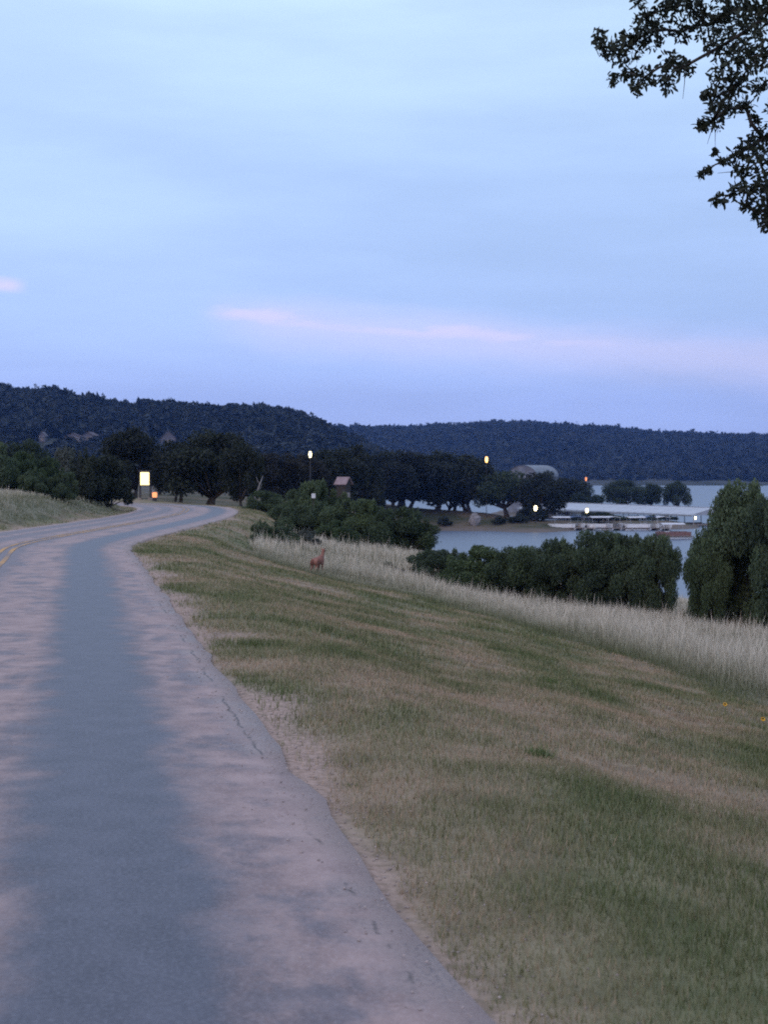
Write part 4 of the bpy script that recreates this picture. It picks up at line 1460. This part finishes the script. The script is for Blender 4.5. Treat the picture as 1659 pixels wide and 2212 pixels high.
def boulder():
    d = 290.0
    p = P(1025, 1128, d)
    zb = G(p.x, d)
    bm = bmesh.new()
    bmesh.ops.create_icosphere(bm, subdivisions=3, radius=1)
    for v in bm.verts:
        n = v.co.normalized()
        k = 1 + .55 * (float(fbm(n.x * 2.2 + 5, n.y * 2.2 + n.z * 2.9, 91, 4)) - .5) * 2
        v.co = Vector((n.x * .95 * k, n.y * .75 * k, n.z * 1.35 * k)) * (1 - .12 * n.z)
    me_ = bpy.data.meshes.new('shore_boulder'); bm.to_mesh(me_); bm.free()
    o = link('shore_boulder', me_, M['rock'], None, (p.x, d, zb + 1.0))
    tag(o, 'tall pale limestone boulder on the shore below the oaks', 'boulder')


boulder()

# ------------------------------------------------------------------ hillside houses
def house(u, v, wpx, rise, wall, roof, rz, label, l=8.0):
    p = on_hill(u, v, near_hill)
    w = wpx / FPX * p.y
    root = empty('hillside_house', p, rz, label, 'house', 'houses on the hillside')
    gable(root, w, l, 2.9, rise, wall, roof, .5, .15)
    for k in (-.28, .28):
        window(root, k * w, -l / 2 - .03, 1.7, 1.3, 1.1)
    MB().box((0, -l / 2 - .03, 1.05), (1.0, .08, 2.1)).build('door', M['deck'], root)


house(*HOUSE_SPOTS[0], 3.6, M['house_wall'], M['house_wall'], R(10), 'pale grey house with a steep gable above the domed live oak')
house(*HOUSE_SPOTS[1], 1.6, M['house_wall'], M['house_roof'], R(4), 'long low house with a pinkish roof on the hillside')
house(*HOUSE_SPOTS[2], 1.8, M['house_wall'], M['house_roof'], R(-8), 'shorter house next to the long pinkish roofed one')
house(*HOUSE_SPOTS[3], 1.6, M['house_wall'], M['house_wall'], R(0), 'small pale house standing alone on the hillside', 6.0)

# ------------------------------------------------------------------ arched shed behind the oaks
def arched():
    d = 402.0
    x = XU(1152, d); zb = max(G(x, d), LAKE)
    top = P(1140, 1005, d).z
    H = top - zb
    w = 3.9
    root = empty('arched_shed', (x, d, zb), R(-24), 'big weathered metal shed with an arched roof showing above the oaks', 'shed')
    m = MB(); wl_ = H - 3.0
    m.box((0, 0, wl_ / 2 - .5), (w * 2, 18, wl_ + 1)); m.build('wall', M['vault_metal'], root)
    n = 14
    for k in range(n):                         # roof sheets, each a curved panel along the shed
        y0, y1 = -9.3 + k * 18.6 / n, -9.3 + (k + 1) * 18.6 / n - .03
        v, f = [], []
        for i in range(13):
            a = math.pi * i / 12
            for r_ in (w + .15, w + .08):
                for yy in (y0, y1):
                    v.append((r_ * math.cos(a), yy, wl_ + r_ / (w + .15) * 3.0 * math.sin(a)))
        for i in range(12):
            b = 4 * i
            f += [(b, b + 4, b + 5, b + 1), (b + 2, b + 3, b + 7, b + 6), (b, b + 2, b + 6, b + 4), (b + 1, b + 5, b + 7, b + 3)]
        mm = bpy.data.meshes.new('roof_sheet'); mm.from_pydata(v, [], f); mm.update()
        link('roof_sheet', mm, M['vault_metal'], root)
    v = [(w * math.cos(math.pi * i / 12), -8.9, wl_ + 2.95 * math.sin(math.pi * i / 12)) for i in range(13)]
    MB().poly(v, [tuple(range(13))]).build('end_wall', M['vault_metal'], root)


arched()

# ------------------------------------------------------------------ covered boat dock
def covered_dock():
    A = Vector((XU(1162, 374), 374, LAKE)); B = Vector((XU(1545, 312), 312, LAKE))
    L = (B - A).length; ang = math.atan2(B.y - A.y, B.x - A.x)
    root = empty('covered_boat_dock', A, ang, 'long covered boat dock with a pale sheet metal roof on the lake', 'dock')
    W, he, hr = 11.0, 2.35, 1.35
    MB().box((L / 2, 0, .30), (L, 1.6, .25)).build('walkway', M['deck'], root)
    n = 12
    bay = L / n
    post = MB().tube([(0, 0, -.6), (0, 0, he)], [.09, .09], 6).mesh('post')
    fing = MB().box((0, 0, 0), (.8, W / 2 - 1.0, .2)).mesh('finger')
    post.materials.append(M['grey_metal']); fing.materials.append(M['deck'])
    for i in range(n + 1):
        for s in (-1, 1):
            link('post', post, None, root, (min(max(i * bay, .12), L - .12), s * (W / 2 - .2), 0))
            if i % 2 == 0:
                link('slip_finger', fing, None, root, (min(max(i * bay, .42), L - .42), s * (W / 4 + .3), .28))
    ns = 24
    sh = L / ns
    for s in (-1, 1):                           # roof sheets with standing seams
        v = []
        for dz in (0, .07):
            for xx, yy, zz in ((0, 0, he + hr), (sh - .05, 0, he + hr), (sh - .05, s * (W / 2 + .3), he - .1), (0, s * (W / 2 + .3), he - .1)):
                v.append((xx, yy, zz + dz))
        m = MB().poly(v, [(0, 1, 2, 3), (7, 6, 5, 4), (0, 4, 5, 1), (1, 5, 6, 2), (2, 6, 7, 3), (3, 7, 4, 0)]).mesh('roof_sheet')
        m.materials.append(M['roof_metal'])
        for k in range(ns):
            link('roof_sheet', m, None, root, (k * sh, 0, .012 * (k % 2)))
        MB().box((L / 2, s * (W / 2 + .34), he - .16), (L, .06, .34)).build('fascia', M['grey_metal'], root)
    MB().box((L / 2, 0, he + hr + .12), (L + .1, .4, .06)).build('ridge_cap', M['roof_metal'], root)
    for xx in (.04, L - .04):
        MB().poly([(xx, -W / 2, he - .1), (xx, W / 2, he - .1), (xx, 0, he + hr - .03)], [(0, 1, 2)]).build('gable_panel', M['roof_metal'], root)
    # lamp under the far gable
    lampb = MB().lathe((L + .35, -W / 2 + .3, he - .65), [(.08, -.3), (.16, -.1), (.16, .25), (.08, .35)], 10).build('gable_lamp', M['lamp_white'], root, True)
    MB().box((L + .15, -W / 2 + .3, he - .25), (.5, .06, .06)).build('lamp_bracket', M['dark_metal'], lampb)


covered_dock()


def pontoon(u, d, rz, hull, top, label, L=6.5, group='boats moored beside the spit'):
    x = XU(u, d)
    root = empty('pontoon_boat', (x, d, LAKE), rz, label, 'boat', group)
    for s in (-1, 1):
        MB().tube([(-L / 2, s * .85, .12), (-L / 2 + .3, s * .85, .10), (L / 2 - .7, s * .85, .10), (L / 2, s * .85, .34)], [.20, .30, .30, .08], 8).build('pontoon', M['aluminium'], root, True)
    MB().box((0, 0, .47), (L * .93, 2.5, .10)).build('deck', M['deck'], root)
    for s in (-1, 1):
        MB().box((-.1, s * 1.22, .88), (L * .84, .06, .66)).build('side_panel', hull, root)
    MB().box((-L * .46, 0, .88), (.06, 2.3, .66)).build('stern_panel', hull, root)
    if top is not None:
        for sx in (-.32, .18):
            for s in (-1, 1):
                MB().tube([(sx * L, s * 1.2, .55), (sx * L, s * 1.15, 2.35)], [.03, .03], 5).build('canopy_pole', M['aluminium'], root)
        v = []
        for dz in (0, .08):
            for i in range(7):
                yy = -1.3 + 2.6 * i / 6
                zz = 2.35 + .22 * math.cos(yy / 1.3 * 1.4) + dz
                v += [(-.38 * L, yy, zz), (.24 * L, yy, zz)]
        f = []
        for i in range(6):
            b = 2 * i
            f += [(b, b + 1, b + 3, b + 2), (b + 14, b + 16, b + 17, b + 15)]
        f += [(0, 14, 15, 1), (12, 13, 27, 26)]
        for e in (0, 1):
            for i in range(6):
                b = 2 * i + e
                f.append((b, b + 2, b + 16, b + 14))
        MB().poly(v, f).build('canopy', top, root)
    MB().box((-.22 * L, -.5, .90), (.7, .6, .75)).build('console', M['white_paint'], root)
    MB().box((-L * .5 - .1, 0, .45), (.4, .4, .9)).build('outboard', M['dark_metal'], root)


_b = [('white pontoon boat with a pale canopy, nearest the shore bank', 'white_paint', 'canvas'), ('white pontoon boat with a blue canopy, second from the shore bank', 'white_paint', 'blue_canvas'),
      ('open white pontoon boat without canopy beside the blue canopied one', 'white_paint', None), ('white pontoon boat with pale canopy below the small spit oak', 'white_paint', 'canvas'),
      ('silver pontoon boat with pale canopy past the spit oak', 'aluminium', 'canvas'), ('silver open pontoon boat midway along the mooring', 'aluminium', None),
      ('white pontoon boat with pale canopy midway along the mooring', 'white_paint', 'canvas'), ('white pontoon boat with blue canopy near the spit tip', 'white_paint', 'blue_canvas'),
      ('white pontoon boat with pale canopy at the spit tip', 'white_paint', 'canvas')]
for k_, (lb, hl, tp) in enumerate(_b):
    pontoon(1215 + k_ * 27, 289 + (k_ % 2) * 1.0, R(-95 + 9 * ((k_ * 5) % 3)) if k_ % 3 else R(8), M[hl], M[tp] if tp else None, lb, 5.4)
pontoon(1457, 252, R(6), M['brown_hull'], M['canvas'], 'maroon sided pontoon boat with pale canopy out in the cove', 6.2, None)

# ------------------------------------------------------------------ evening haze
hz = MB().box((0, 1110, 45), (3600, 2600, 130)).mesh('haze')
t = NT('evening_haze')
pv = t.n.new('ShaderNodeVolumePrincipled')
pv.inputs['Color'].default_value = (0.22, 0.42, 1.0, 1)
pv.inputs['Density'].default_value = 0.00011
pv.inputs['Anisotropy'].default_value = 0.2
t.l.new(pv.outputs[0], t.out.inputs['Volume'])
tag(link('haze', hz, t.m), 'thin bluish evening haze over the lake valley', 'haze', kind='stuff')
